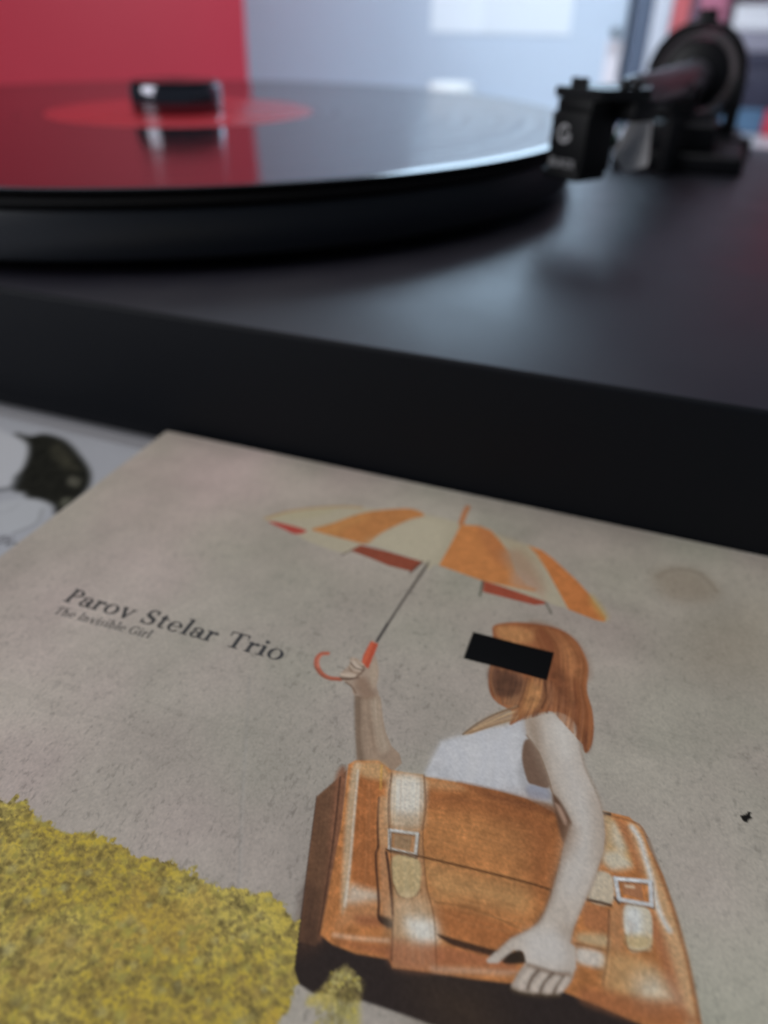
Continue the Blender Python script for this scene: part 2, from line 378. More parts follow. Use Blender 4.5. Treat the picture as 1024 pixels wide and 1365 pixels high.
# ------------------------------------------------------------------ printed cover: flat print as colour on a fine sheet
# coordinates in millimetres on the sleeve: u to the right, v down from its top left corner; colours are sRGB
ART = [
 ('F',0,(120,106,88),[(106.38,13.08),(108.84,10.03),(112.31,9.18),(114.91,10.72),(116.33,13.62),(115.24,16.43),(112.52,17.97),(109.79,18.58),(107.48,17.11)],2.2,0.45,0,1),
 ('L',0,(98,86,70),[(106.69,13.46),(108.86,10.55),(112.31,9.44),(114.63,10.83),(116.19,13.67)],0.532,0.35,0.5),
 ('F',0,(134,122,106),[(113.19,23.53),(117.92,19.03),(123.93,15.76),(125.11,28.51),(120.18,31.9),(112.9,33.3)],6,0.4,0,1),
 ('L',0,(118,114,108),[(53.83,57.9),(58.84,67.79),(63.46,76.98),(68.1,85.69)],0.274,0.35,0.25),
 ('L',0,(165,160,152),[(58.93,67.75),(63.63,76.92),(68.32,85.6)],0.18,0.25,0.2),
 ('F',1,(138,125,58),[(28.41,85.65),(35.8,86.01),(38.44,85.2),(40.83,85.97),(43.95,86.41),(47.93,86.07),(51.66,85.51),(54.98,85.87),(58.43,85.84),(60.46,85.24),(63.23,85.81),(66.5,85.78),(69.71,84.98),(71.77,84.61),(74.35,85.31),(75.84,86.21),(77.08,89.08),(77.56,92.02),(77.46,94.92),(77.36,98.75),(71.15,105.7),(53.43,112.47),(34.29,111.82),(14.46,98.04)],0.3,1,0,0),
 ('F',2,(160,150,122),[(37.02,22.86),(40.38,18.95),(44.84,15.78),(49.72,13.35),(55.42,11.91),(61.86,9.4),(64.76,10.11),(68.56,10.28),(71.81,10.64),(74.64,10.17),(77.31,10.72),(80.51,12.29),(84.72,12.57),(87.24,13.26),(91.88,17.16),(96.35,21.78),(99.84,26.79),(99.83,27.96),(98.38,28.07),(94.09,27.15),(91.31,26.88),(90.17,26.49),(79.25,25.25),(71.54,23.99),(70.07,25.8),(68.23,24.0),(58.21,22.87),(56.88,23.64),(55.11,26.78),(48.59,26.21),(44.71,24.84),(41.18,22.85)],0.2,0.8,0,1),
 ('F',2,(158,148,112),[(37.7,22.26),(40.47,19.12),(44.98,16.08),(48.42,14.91),(45.28,19.23),(41.6,21.36)],0.5,0.5,0,1),
 ('L',2,(165,118,62),[(37.26,22.56),(40.32,18.84),(44.82,15.73),(49.72,13.35),(52.58,12.62)],0.508,0.7,0.25),
 ('F',2,(176,108,52),[(46.79,22.43),(49.34,19.6),(53.28,14.35),(57.51,11.28),(61.5,9.48),(64.52,10.54),(62.36,13.08),(59.79,17.38),(58.59,20.07),(57.84,22.83),(54.63,23.07),(50.85,22.97),(48.51,22.82)],0.2,0.95,0.08,1),
 ('F',2,(186,128,66),[(47.81,22.15),(49.99,19.34),(53.52,14.93),(55.2,15.27),(52.43,19.67),(51.32,22.34)],1.0,0.5,0,1),
 ('F',2,(172,163,136),[(58.09,22.55),(59.23,19.82),(61.43,15.76),(64.02,12.42),(68.17,11.43),(69.88,14.64),(70.27,20.58),(68.54,23.88)],1.5,0.5,0,1),
 ('F',2,(168,56,46),[(38.22,23.24),(41.56,22.83),(46.03,23.24),(44.76,24.95),(41.95,24.35)],0.12,0.95,0,1),
 ('F',2,(134,62,42),[(55.76,25.76),(56.88,23.64),(62.12,23.64),(68.62,24.13),(67.63,27.31),(63.48,27.29),(59.63,26.44)],0.1,1,0.05,0),
 ('L',2,(60,40,32),[(54.9,27.56),(55.92,25.69)],0.268,0.8,0.1),
 ('L',2,(70,44,34),[(68.62,24.13),(67.61,27.76)],0.325,0.8,0.1),
 ('F',2,(186,112,54),[(71.77,10.99),(74.64,10.17),(77.31,10.72),(79.68,13.23),(82.14,16.46),(84.09,20.79),(86.62,23.56),(88.6,23.92),(88.15,24.87),(79.25,25.25),(71.54,23.99),(71.71,17.62)],0.15,1,0.07,0),
 ('F',2,(165,96,52),[(74.72,10.46),(77.38,11.01),(79.74,13.52),(81.98,16.52),(82.05,20.5),(78.58,17.29)],0.8,0.5,0,1),
 ('F',2,(150,118,92),[(81.08,16.29),(84.09,14.5),(87.72,19.36),(89.55,23.96),(86.62,23.56),(83.49,21.03)],1.6,0.75,0,1),
 ('F',2,(160,128,106),[(84.09,20.79),(87.51,21.61),(90.08,26.03),(88.13,24.78),(84.26,24.49)],1.0,0.6,0,1),
 ('F',2,(150,64,42),[(79.74,25.22),(82.89,25.55),(87.15,26.18),(90.35,26.67),(90.31,27.28),(88.78,28.12),(80.28,27.98)],0.1,1,0.05,0),
 ('L',2,(62,66,52),[(79.59,25.28),(80.09,29.12)],0.314,0.9,0.1),
 ('L',2,(70,72,58),[(90.4,26.9),(91.71,29.14)],0.269,0.9,0.1),
 ('F',2,(182,104,48),[(84.56,12.64),(87.24,13.26),(89.55,14.97),(91.88,17.16),(94.12,19.26),(96.35,21.78),(99.84,26.79),(99.83,27.96),(98.38,28.07),(94.09,27.15),(91.97,23.51),(89.24,18.76),(86.51,14.73)],0.12,1,0.08,0),
 ('F',2,(170,140,70),[(97.0,22.04),(99.15,24.67),(100.12,26.68),(99.47,27.4),(97.31,24.42)],0.8,0.6,0,1),
 ('F',2,(150,134,104),[(78.49,11.21),(84.38,12.59),(86.51,14.73),(88.04,17.56),(85.16,16.42),(81.21,13.85)],1.0,0.45,0,1),
 ('L',2,(172,102,56),[(71.43,4.81),(71.42,7.1),(71.69,10.69)],1.024,0.95,0.1),
 ('L',2,(120,112,96),[(69.6,23.74),(69.08,31.53)],0.506,0.9,0.1),
 ('L',2,(66,60,56),[(69.63,24.58),(68.74,36.17),(68.25,44.99)],0.394,0.9,0.1),
 ('L',2,(50,46,46),[(68.37,40.83),(68.26,44.85)],0.373,0.95,0.1),
 ('L',2,(168,82,58),[(66.15,53.88),(64.59,54.26),(63.23,53.91),(61.99,52.81),(61.4,51.55),(61.54,50.43),(62.36,49.96)],0.722,1,0.1),
 ('L',2,(196,112,88),[(62.32,52.93),(61.66,51.7),(61.74,50.66)],0.333,0.6,0.1),
 ('L',2,(120,66,46),[(66.14,54.08),(64.68,54.46),(63.25,54.14),(61.82,53.13)],0.242,0.7,0.1),
 ('F',2,(176,66,40),[(67.39,45.27),(68.64,45.42),(69.12,50.56),(67.89,50.45),(67.43,48.43)],0.1,1,0,0),
 ('F',2,(205,96,60),[(67.51,45.81),(67.87,45.53),(68.28,49.61),(67.79,49.55)],0.3,0.6,0,1),
 ('F',3,(138,116,96),[(69.06,55.48),(70.35,54.75),(71.94,54.35),(72.77,55.15),(74.08,57.9),(75.33,60.11),(76.82,61.93),(78.24,62.73),(78.99,63.95),(78.38,65.29),(75.1,66.57),(73.75,65.98),(72.21,62.74),(70.63,59.25)],0.12,1,0.06,0),
 ('F',3,(160,144,124),[(71.19,55.1),(72.4,55.07),(73.86,57.99),(75.12,60.2),(76.6,62.21),(75.88,63.26),(73.83,60.09),(72.24,57.34)],0.7,0.7,0,1),
 ('F',3,(96,78,62),[(69.06,55.48),(69.67,55.24),(71.29,58.99),(72.81,62.5),(74.44,65.53),(73.82,65.96),(71.41,61.03)],0.5,0.75,0,1),
 ('F',3,(146,126,108),[(65.74,53.16),(66.23,50.9),(65.85,49.56),(66.85,49.29),(68.05,49.94),(69.12,50.56),(68.89,48.36),(69.07,47.66),(70.11,49.38),(70.87,51.03),(71.4,53.18),(72.09,54.74),(69.22,55.87),(68.15,54.57),(66.96,54.11)],0.12,1,0.06,1),
 ('F',3,(176,160,142),[(66.28,50.14),(67.08,49.83),(68.18,50.51),(68.16,51.13),(67.29,51.23)],0.25,0.8,0,1),
 ('F',3,(172,152,132),[(65.9,53.1),(66.77,52.16),(68.11,51.88),(68.47,52.33),(67.27,52.92)],0.25,0.8,0,1),
 ('F',3,(160,142,120),[(69.42,50.64),(69.46,48.89),(70.53,50.93),(71.17,53.27),(70.72,53.91)],0.5,0.7,0,1),
 ('L',3,(88,66,50),[(66.52,49.6),(67.37,50.09),(68.43,50.66)],0.267,0.8,0.1),
 ('L',3,(84,62,48),[(66.38,53.79),(67.6,53.27),(68.35,52.02),(68.55,50.97)],0.283,0.8,0.1),
 ('L',3,(96,74,58),[(67.07,54.14),(68.15,54.57),(69.14,55.45)],0.237,0.8,0.1),
 ('L',3,(110,84,64),[(66.28,51.01),(67.08,52.04),(68.12,51.92)],0.198,0.7,0.1),
 ('L',3,(196,178,156),[(66.29,49.51),(67.0,49.86),(67.99,50.26)],0.289,0.6,0.15),
 ('L',3,(196,178,156),[(66.36,50.98),(67.15,51.33),(68.19,51.41)],0.289,0.6,0.15),
 ('L',3,(196,178,156),[(65.88,52.99),(66.74,52.94),(67.91,52.72)],0.283,0.6,0.15),
 ('L',3,(70,52,40),[(66.29,50.51),(67.25,51.12),(68.26,51.14)],0.22,0.75,0.1),
 ('L',3,(70,52,40),[(66.04,53.64),(67.27,53.35),(68.44,52.7)],0.24,0.75,0.1),
 ('H',3,[(100,78,60),(176,156,132)],[(69.61,56.16),(71.67,60.93),(73.69,65.26)],[(72.4,55.07),(74.21,58.91),(76.45,62.65)],26,0.16,0.09),
 ('F',3,(120,92,72),[(68.22,53.03),(69.38,52.34),(71.02,53.8),(71.94,55.25),(70.44,55.84),(68.97,54.83)],0.7,0.6,0,1),
 ('F',3,(166,165,165),[(85.27,56.59),(87.71,54.59),(90.49,52.58),(92.21,51.1),(93.85,52.2),(92.85,55.17),(93.05,57.57),(94.52,60.54),(97.17,60.86),(97.66,62.65),(94.55,63.43),(90.96,63.5),(86.41,64.14),(82.65,64.81),(82.07,64.22),(82.25,62.02),(82.59,58.92)],0.5,1,0.06,0),
 ('F',3,(182,181,181),[(83.75,58.72),(88.78,54.83),(91.43,53.14),(93.13,61.08),(88.8,62.76),(83.84,62.36)],2,0.6,0,1),
 ('F',3,(132,130,130),[(93.14,57.54),(94.52,60.54),(97.07,61.35),(97.09,62.44),(94.34,62.41),(92.9,60.01)],0.5,0.5,0,1),
 ('L',3,(136,140,150),[(84.18,58.8),(86.07,60.53),(86.38,63.7)],0.392,0.22,0.8),
 ('L',3,(136,140,150),[(87.02,55.91),(88.51,58.61),(88.96,63.38)],0.396,0.22,0.8),
 ('L',3,(136,140,150),[(90.18,53.89),(90.67,57.77),(92.84,62.32)],0.392,0.22,0.8),
 ('L',3,(136,140,150),[(83.18,60.19),(84.66,61.8),(84.35,64.03)],0.387,0.22,0.8),
 ('L',3,(136,140,150),[(89.21,56.59),(90.37,59.82),(90.61,63.19)],0.387,0.22,0.8),
 ('F',3,(122,126,142),[(94.48,61.4),(96.78,60.72),(97.37,62.15),(95.11,62.82)],0.4,0.6,0,1),
 ('F',3,(104,80,64),[(92.78,54.82),(93.94,54.75),(95.33,56.93),(96.63,59.37),(96.87,60.76),(95.16,60.97),(94.26,60.64),(92.96,57.61)],0.2,1,0,1),
 ('F',4,(42,34,31),[(70.95,72.07),(74.05,81.4),(76.34,88.32),(77.06,90.39),(78.11,91.38),(79.74,91.63),(81.45,91.04),(84.39,90.49),(88.34,90.21),(91.08,90.07),(99.8,88.92),(106.42,88.1),(112.75,86.39),(114.91,83.13),(112.49,80.13),(105.48,82.14),(97.13,83.22),(85.37,85.51),(79.81,82.02)],0.15,1,0,0),
 ('F',4,(66,50,36),[(89.06,87.04),(94.67,85.45),(96.95,88.75),(93.05,90.24)],4,0.5,0,1),
 ('F',4,(96,66,46),[(70.97,72.12),(72.56,68.35),(72.87,67.43),(75.42,74.92),(77.72,82.72),(78.28,86.6),(78.11,87.64),(76.36,87.83),(74.05,81.4)],0.15,1,0.1,0),
 ('F',4,(64,44,34),[(74.97,82.16),(77.98,86.23),(78.33,87.55),(76.86,88.84),(76.16,87.42)],1.5,0.8,0,1),
 ('F',4,(122,78,54),[(72.13,69.16),(72.81,67.46),(75.42,74.92),(77.22,81.29),(78.3,86.35),(77.98,86.23),(75.76,79.6)],0.5,0.9,0.08,1),
 ('L',4,(60,38,28),[(72.56,68.64),(74.9,75.75),(76.58,81.54),(77.98,86.47)],0.209,0.8,0.1),
 ('F',4,(164,102,54),[(72.75,66.56),(73.34,65.69),(76.11,64.62),(78.02,65.36),(82.39,64.75),(86.4,64.05),(90.98,63.46),(94.69,63.26),(99.34,64.12),(103.62,61.52),(106.54,61.23),(108.17,62.44),(109.06,64.37),(110.68,67.21),(112.35,71.48),(113.58,75.41),(114.8,80.46),(115.23,83.01),(109.93,82.99),(105.56,82.79),(102.21,82.83),(97.29,83.95),(93.76,84.87),(90.17,85.69),(86.12,86.72),(85.4,86.14),(82.15,86.85),(79.58,86.88),(78.07,86.44),(76.87,81.43),(75.19,74.38)],0.15,1,0.2,0),
 ('F',4,(112,62,34),[(93.79,64.15),(97.79,63.88),(99.49,65.09),(99.63,68.02),(99.42,73.16),(96.51,72.95),(91.73,67.07)],3,0.55,0.1,1),
 ('F',4,(132,76,40),[(83.02,66.69),(88.43,64.94),(94.71,64.2),(95.21,66.62),(89.08,67.38),(83.61,68.51)],1.2,0.6,0,1),
 ('F',4,(172,118,66),[(83.83,70.07),(89.24,67.97),(95.33,67.21),(96.47,72.74),(90.73,73.53),(85.18,74.21)],2.5,0.45,0,1),
 ('F',4,(168,126,76),[(85.53,75.25),(91.01,74.57),(96.73,74.03),(97.29,76.75),(91.81,77.56),(87.92,78.52)],1.5,0.7,0.06,1),
 ('F',4,(150,88,46),[(88.22,79.47),(92.12,78.75),(97.73,78.87),(97.33,79.75),(94.78,81.34),(90.49,81.9),(89.16,81.67)],0.8,0.7,0,1),
 ('F',4,(166,120,78),[(82.46,64.97),(86.43,64.14),(87.23,64.88),(82.87,66.23)],0.6,0.7,0,1),
 ('F',4,(112,64,36),[(86.38,64.04),(90.94,63.4),(94.51,63.22),(98.56,63.16),(99.01,64.25),(94.79,64.62),(90.27,64.87)],0.5,0.7,0,1),
 ('F',4,(148,86,44),[(74.56,67.86),(77.11,67.23),(79.56,73.95),(81.84,79.51),(80.28,80.39),(78.18,78.67)],0.6,0.85,0.12,1),
 ('F',4,(168,146,116),[(73.36,66.51),(74.4,65.92),(74.81,68.48),(76.91,74.97),(78.61,80.2),(79.56,83.07),(79.05,83.27),(76.81,77.45),(74.87,71.9)],0.4,0.85,0.06,1),
 ('L',4,(188,176,156),[(74.23,66.9),(76.03,72.44),(78.08,78.71),(79.32,82.9)],0.3,0.8,0.1),
 ('F',4,(176,166,150),[(79.0,80.61),(80.28,80.39),(82.0,80.27),(82.25,81.25),(79.55,82.55)],0.7,0.8,0,1),
 ('F',4,(162,112,72),[(79.65,82.78),(82.25,81.25),(83.4,82.88),(80.99,84.06),(79.36,85.19)],0.8,0.7,0,1),
 ('F',4,(126,70,44),[(80.71,83.4),(83.55,82.57),(84.25,83.06),(81.76,84.02)],0.5,0.6,0,1),
 ('L',4,(196,160,132),[(79.44,85.96),(82.04,85.35),(84.79,84.49)],0.356,0.75,0.25),
 ('F',4,(128,72,46),[(80.14,86.37),(82.66,86.25),(85.44,85.89),(84.98,85.0),(82.23,85.81)],0.5,0.6,0,1),
 ('F',4,(176,140,96),[(74.33,65.76),(76.16,64.75),(77.72,65.55),(77.92,66.91),(75.04,67.5)],0.6,0.8,0,1),
 ('L',4,(186,140,60),[(76.71,65.2),(77.8,68.37)],0.281,0.6,0.1),
 ('L',4,(58,36,26),[(78.08,69.57),(79.16,72.84),(80.15,75.25),(80.4,76.65),(82.39,80.92),(83.18,82.84),(84.54,83.0)],0.278,0.85,0.1),
 ('F',4,(170,128,88),[(78.1,69.8),(79.27,69.69),(81.19,74.85),(80.27,75.05)],0.3,0.8,0,1),
 ('F',4,(160,112,74),[(80.47,75.58),(81.49,75.64),(84.5,82.46),(83.59,82.68),(81.59,78.49)],0.3,0.85,0,1),
 ('L',4,(50,32,26),[(81.29,75.71),(82.57,78.11),(84.67,82.64),(85.77,86.11)],0.281,0.8,0.1),
 ('F',4,(36,26,22),[(83.0,82.52),(84.54,82.44),(84.83,83.09),(84.09,83.32)],0.3,0.85,0,1),
 ('F',4,(158,112,72),[(78.05,65.42),(82.06,64.51),(83.61,68.51),(84.35,72.09),(86.59,77.67),(88.33,80.47),(89.53,83.24),(90.1,85.46),(86.1,86.68),(84.34,81.75),(81.78,75.52),(79.43,70.13)],0.15,0.95,0.05,0),
 ('F',4,(172,160,138),[(78.39,66.01),(82.08,64.94),(83.25,68.31),(83.89,71.33),(80.59,72.45),(79.09,68.9)],0.9,0.75,0.12,1),
 ('F',4,(190,186,174),[(78.94,66.34),(82.08,65.48),(83.2,69.33),(80.27,70.47)],1.0,0.85,0,1),
 ('L',4,(116,80,50),[(78.39,66.01),(79.48,69.77),(80.69,72.57)],0.183,0.5,0.1),
 ('L',4,(120,82,52),[(82.19,64.9),(83.5,68.55),(84.14,71.55)],0.185,0.5,0.1),
 ('F',4,(168,148,104),[(82.17,75.96),(84.97,75.23),(86.16,78.39),(85.71,79.43),(84.39,79.83),(83.45,79.16)],0.2,0.9,0,1),
 ('L',4,(104,66,38),[(83.36,78.92),(84.41,79.88),(85.74,79.52),(86.23,78.36)],0.165,0.8,0.1),
 ('F',4,(170,150,120),[(84.02,80.29),(87.14,79.36),(88.72,81.08),(89.46,83.03),(85.41,84.1)],1.6,0.7,0.12,1),
 ('F',4,(192,190,180),[(85.87,81.8),(88.49,80.97),(89.29,82.9),(87.24,83.52)],0.9,0.9,0,1),
 ('F',4,(150,92,62),[(85.31,84.38),(87.57,83.76),(89.53,83.24),(90.07,85.38),(86.11,86.56)],0.8,0.7,0,1),
 ('L',4,(92,70,50),[(80.81,73.21),(83.97,72.42)],0.446,0.7,0.1),
 ('L',4,(92,70,50),[(83.97,72.42),(84.62,75.02)],0.434,0.7,0.1),
 ('L',4,(92,70,50),[(84.62,75.02),(81.6,75.35)],0.44,0.7,0.1),
 ('L',4,(92,70,50),[(81.6,75.35),(80.81,73.21)],0.446,0.7,0.1),
 ('L',4,(168,166,158),[(80.69,73.04),(83.84,72.29)],0.374,0.95,0.1),
 ('L',4,(168,166,158),[(83.84,72.29),(84.43,74.79)],0.365,0.95,0.1),
 ('L',4,(168,166,158),[(84.43,74.79),(81.48,75.16)],0.365,0.95,0.1),
 ('L',4,(168,166,158),[(81.48,75.16),(80.69,73.04)],0.374,0.95,0.1),
 ('L',4,(192,192,188),[(80.67,72.98),(82.1,72.62)],0.196,0.8,0.1),
 ('L',4,(120,100,80),[(81.14,73.95),(81.54,75.02)],0.139,0.6,0.1),
 ('F',4,(138,108,76),[(81.4,73.39),(83.33,72.86),(83.73,74.53),(81.9,74.76)],0.1,1,0,0),
 ('L',4,(120,92,66),[(82.44,73.6),(82.99,73.54)],0.264,0.8,0.1),
 ('L',4,(74,46,26),[(81.17,75.4),(84.83,74.82),(90.87,74.05),(96.61,73.42),(99.36,73.27)],0.22,0.9,0.1),
 ('L',4,(116,78,44),[(88.09,79.05),(92.0,78.27),(97.64,78.45),(98.08,78.28)],0.161,0.7,0.1),
 ('F',4,(56,38,28),[(89.3,82.11),(90.99,81.9),(95.06,81.48),(97.59,80.98),(96.9,82.18),(94.52,82.23),(91.18,82.56)],0.15,0.95,0,1),
 ('F',4,(172,132,104),[(89.98,85.07),(93.49,83.84),(97.45,82.55),(97.13,83.24),(93.64,84.42),(90.15,85.63)],0.4,0.8,0,1),
 ('F',4,(150,88,56),[(89.64,83.2),(94.53,82.27),(97.34,82.01),(97.23,82.63),(93.46,83.74),(90.02,84.83)],0.4,0.7,0,1),
 ('F',4,(170,140,92),[(103.5,62.21),(104.61,62.03),(106.05,64.14),(107.31,67.09),(104.29,68.03),(104.07,64.43)],0.6,0.85,0.06,1),
 ('F',4,(182,182,172),[(104.7,62.85),(105.43,62.94),(106.54,65.12),(106.06,66.22),(104.94,65.04)],0.8,0.6,0,1),
 ('F',4,(176,170,152),[(104.19,67.17),(105.65,66.15),(107.31,67.09),(106.8,67.94),(105.13,68.59)],0.6,0.8,0,1),
 ('F',4,(156,100,62),[(105.25,62.27),(106.48,62.29),(107.84,64.15),(108.68,67.44),(107.92,67.51),(106.73,65.04)],0.5,0.85,0,1),
 ('F',4,(178,148,110),[(106.48,62.29),(107.68,62.19),(108.74,64.27),(110.81,68.33),(112.44,72.14),(113.42,75.13),(114.55,80.92),(113.45,81.35),(111.96,77.11),(110.35,72.95),(108.68,67.44)],0.6,0.7,0,1),
 ('L',4,(186,190,188),[(106.94,62.47),(107.9,63.66),(108.64,65.67),(109.36,67.61),(110.09,70.27),(110.83,71.99),(111.6,73.04)],0.551,0.85,0.3),
 ('L',4,(132,84,50),[(103.57,61.98),(105.61,61.76),(107.66,61.83),(108.66,63.13)],0.271,0.7,0.1),
 ('L',4,(52,40,30),[(103.45,61.83),(104.33,61.69)],0.365,0.9,0.1),
 ('L',4,(104,68,44),[(108.77,63.32),(110.36,67.0),(112.04,70.93),(113.23,74.65),(113.98,77.37),(114.71,80.86)],0.273,0.7,0.25),
 ('F',4,(150,92,58),[(109.73,71.82),(110.91,73.5),(112.3,76.98),(113.41,80.25),(112.42,79.97),(110.9,76.28),(109.73,74.34)],0.7,0.8,0,1),
 ('F',4,(154,96,58),[(103.09,73.58),(105.47,73.26),(105.63,75.53),(103.4,75.82)],0.4,0.8,0,1),
 ('F',4,(168,148,112),[(102.98,76.75),(105.67,75.9),(105.76,77.16),(103.11,77.63)],0.5,0.8,0,1),
 ('F',4,(178,176,168),[(103.01,78.22),(105.45,77.83),(105.61,79.2),(103.21,79.59)],0.4,0.85,0,1),
 ('L',4,(112,76,48),[(102.78,77.85),(104.71,77.57),(105.76,77.44)],0.195,0.8,0.1),
 ('F',4,(172,162,140),[(103.42,69.68),(105.41,69.31),(105.78,72.44),(103.32,72.84)],0.25,0.9,0,1),
 ('L',4,(60,42,30),[(103.18,72.93),(104.47,72.74),(105.67,72.62)],0.293,0.9,0.1),
 ('L',4,(96,62,40),[(105.55,73.23),(105.89,77.3),(105.8,80.77)],0.234,0.8,0.1),
 ('F',4,(164,116,76),[(105.78,72.74),(106.97,72.68),(107.41,76.34),(106.22,76.8)],0.5,0.7,0,1),
 ('F',4,(168,134,88),[(105.96,77.64),(108.86,76.88),(110.63,77.62),(111.43,79.86),(109.18,80.89),(106.17,81.05)],1,0.75,0.08,1),
 ('F',4,(180,176,160),[(109.05,79.26),(110.67,78.13),(112.24,79.55),(110.81,80.51),(109.33,80.67)],1.8,0.8,0.1,1),
 ('F',4,(142,84,50),[(103.9,81.92),(106.19,81.21),(109.83,80.64),(112.43,80.13),(114.39,80.98),(109.33,82.77),(106.07,83.06),(104.05,83.03)],0.6,0.7,0,1),
 ('F',4,(176,168,146),[(107.05,72.15),(109.58,71.68),(110.01,75.35),(109.32,76.09),(107.81,76.41)],0.2,0.95,0,1),
 ('F',4,(180,184,184),[(107.22,72.39),(108.66,72.03),(108.85,74.48),(107.55,74.98)],0.6,0.7,0,1),
 ('L',4,(112,72,44),[(107.45,75.21),(107.81,76.47),(109.33,76.16),(110.04,75.33)],0.172,0.8,0.1),
 ('F',4,(168,142,92),[(107.48,75.2),(109.82,74.49),(109.9,75.39),(109.32,75.98),(107.85,76.32)],0.5,0.7,0,1),
 ('L',4,(96,72,54),[(105.86,69.65),(109.52,68.57)],0.502,0.6,0.1),
 ('L',4,(96,72,54),[(109.52,68.57),(109.84,71.18)],0.495,0.6,0.1),
 ('L',4,(96,72,54),[(109.84,71.18),(106.46,71.83)],0.502,0.6,0.1),
 ('L',4,(96,72,54),[(106.46,71.83),(105.86,69.65)],0.508,0.6,0.1),
 ('L',4,(172,174,174),[(105.8,69.45),(109.41,68.44)],0.466,0.95,0.1),
 ('L',4,(172,174,174),[(109.41,68.44),(109.72,71.02)],0.454,0.95,0.1),
 ('L',4,(172,174,174),[(109.72,71.02),(106.41,71.65)],0.454,0.95,0.1),
 ('L',4,(172,174,174),[(106.41,71.65),(105.8,69.45)],0.472,0.95,0.1),
 ('L',4,(200,204,206),[(105.84,69.48),(108.21,68.8)],0.203,0.8,0.1),
 ('L',4,(60,48,42),[(105.94,71.66),(106.45,72.08)],0.289,0.7,0.1),
 ('F',4,(150,98,64),[(106.5,69.74),(108.58,69.09),(108.85,70.75),(106.8,70.88)],0.1,1,0,0),
 ('L',4,(190,176,150),[(106.99,69.91),(107.73,69.73)],0.334,0.7,0.1),
 ('H',4,[(110,66,36),(186,134,84),(96,58,34)],[(82.88,65.34),(88.22,64.15),(94.64,63.89)],[(85.68,74.02),(90.76,73.66),(96.52,73.01)],60,0.11,0.07),
 ('H',4,[(110,66,36),(190,150,98),(120,74,42)],[(85.81,75.29),(91.01,74.57),(96.73,74.03)],[(88.95,80.99),(92.68,80.81),(97.87,79.55)],44,0.11,0.07),
 ('H',4,[(120,70,38),(190,132,84)],[(74.55,68.58),(76.79,75.02),(78.56,80.22)],[(77.1,67.59),(79.48,73.98),(81.8,79.53)],30,0.11,0.07),
 ('H',4,[(60,42,30),(128,90,64)],[(71.35,72.59),(74.29,81.31),(76.36,87.83)],[(72.8,69.26),(76.37,79.37),(78.0,85.72)],30,0.12,0.07),
 ('H',4,[(112,70,42),(192,160,118)],[(105.64,73.19),(106.04,77.6),(106.17,81.05)],[(113.24,74.83),(113.65,77.32),(114.06,80.48)],40,0.12,0.07),
 ('H',4,[(130,90,58),(190,176,150)],[(78.62,66.29),(81.85,75.49),(85.99,86.03)],[(82.24,65.24),(85.18,74.21),(89.84,85.01)],26,0.1,0.07),
 ('L',4,(60,40,28),[(78.25,65.71),(79.43,70.13),(81.78,75.52),(84.34,81.75)],0.139,0.5,0.1),
 ('L',4,(70,46,30),[(82.14,64.56),(83.66,68.49),(84.51,72.34),(86.69,77.64),(88.49,80.66),(90.2,85.33)],0.134,0.5,0.1),
 ('L',4,(196,172,132),[(79.17,66.79),(80.99,72.13)],0.081,0.4,0.1),
 ('L',4,(196,172,132),[(78.85,66.91),(80.69,72.25)],0.08,0.4,0.1),
 ('F',3,(168,156,142),[(92.08,51.42),(93.67,49.71),(95.58,48.97),(97.12,48.5),(98.32,49.79),(99.37,52.25),(99.93,54.16),(100.58,56.09),(101.56,57.92),(102.83,60.1),(103.57,61.85),(104.14,64.5),(104.23,66.72),(103.54,71.04),(102.89,73.88),(102.33,76.41),(102.19,78.04),(102.75,78.21),(103.12,80.18),(102.87,81.01),(101.24,81.42),(98.34,81.87),(98.2,81.18),(97.85,80.56),(96.98,80.82),(96.38,81.58),(95.77,82.56),(94.86,82.91),(94.58,82.72),(95.47,81.32),(96.43,79.71),(97.93,78.34),(98.73,77.23),(99.18,75.82),(99.48,73.92),(99.77,70.42),(99.89,67.53),(100.09,64.45),(97.55,61.49),(96.52,59.3),(94.78,56.04),(92.79,53.92)],0.13,1,0.05,0),
 ('F',3,(170,166,160),[(95.4,50.26),(97.95,50.6),(99.58,55.03),(101.52,58.95),(103.15,62.64),(103.1,67.63),(102.14,72.55),(100.5,72.31),(100.7,65.63),(98.51,60.12)],2.2,0.6,0,1),
 ('F',3,(132,112,94),[(92.15,51.8),(93.51,50.46),(94.86,54.39),(97.03,59.56),(100.0,63.86),(99.4,64.51),(97.05,60.69),(94.17,55.91)],1.0,0.7,0,1),
 ('L',3,(104,78,58),[(92.79,53.92),(94.78,56.04),(96.63,59.37),(97.66,61.56),(100.1,64.55)],0.211,0.6,0.1),
 ('F',3,(84,58,42),[(97.61,61.8),(98.36,61.95),(100.03,64.06),(100.15,64.84),(99.83,67.16),(98.84,65.35)],0.3,0.9,0,1),
 ('F',3,(172,140,118),[(98.04,62.72),(98.78,62.86),(99.73,64.38),(99.46,64.9)],0.3,0.7,0,1),
 ('F',3,(120,98,80),[(99.89,67.53),(100.1,64.55),(100.62,65.67),(100.23,69.68),(99.81,73.97),(99.04,76.78),(98.63,77.1),(99.48,73.92)],0.5,0.5,0,1),
 ('L',3,(122,98,80),[(99.33,52.01),(100.66,56.05),(102.81,59.89),(104.04,64.34),(104.13,67.24),(103.48,71.15),(102.83,73.99),(102.26,76.51),(102.18,77.96)],0.209,0.5,0.3),
 ('L',3,(110,84,64),[(100.12,64.64),(99.9,67.62),(99.72,70.62),(99.41,74.03),(99.12,75.93),(98.67,77.33),(97.87,78.44),(96.44,79.78),(95.42,81.42)],0.179,0.6,0.25),
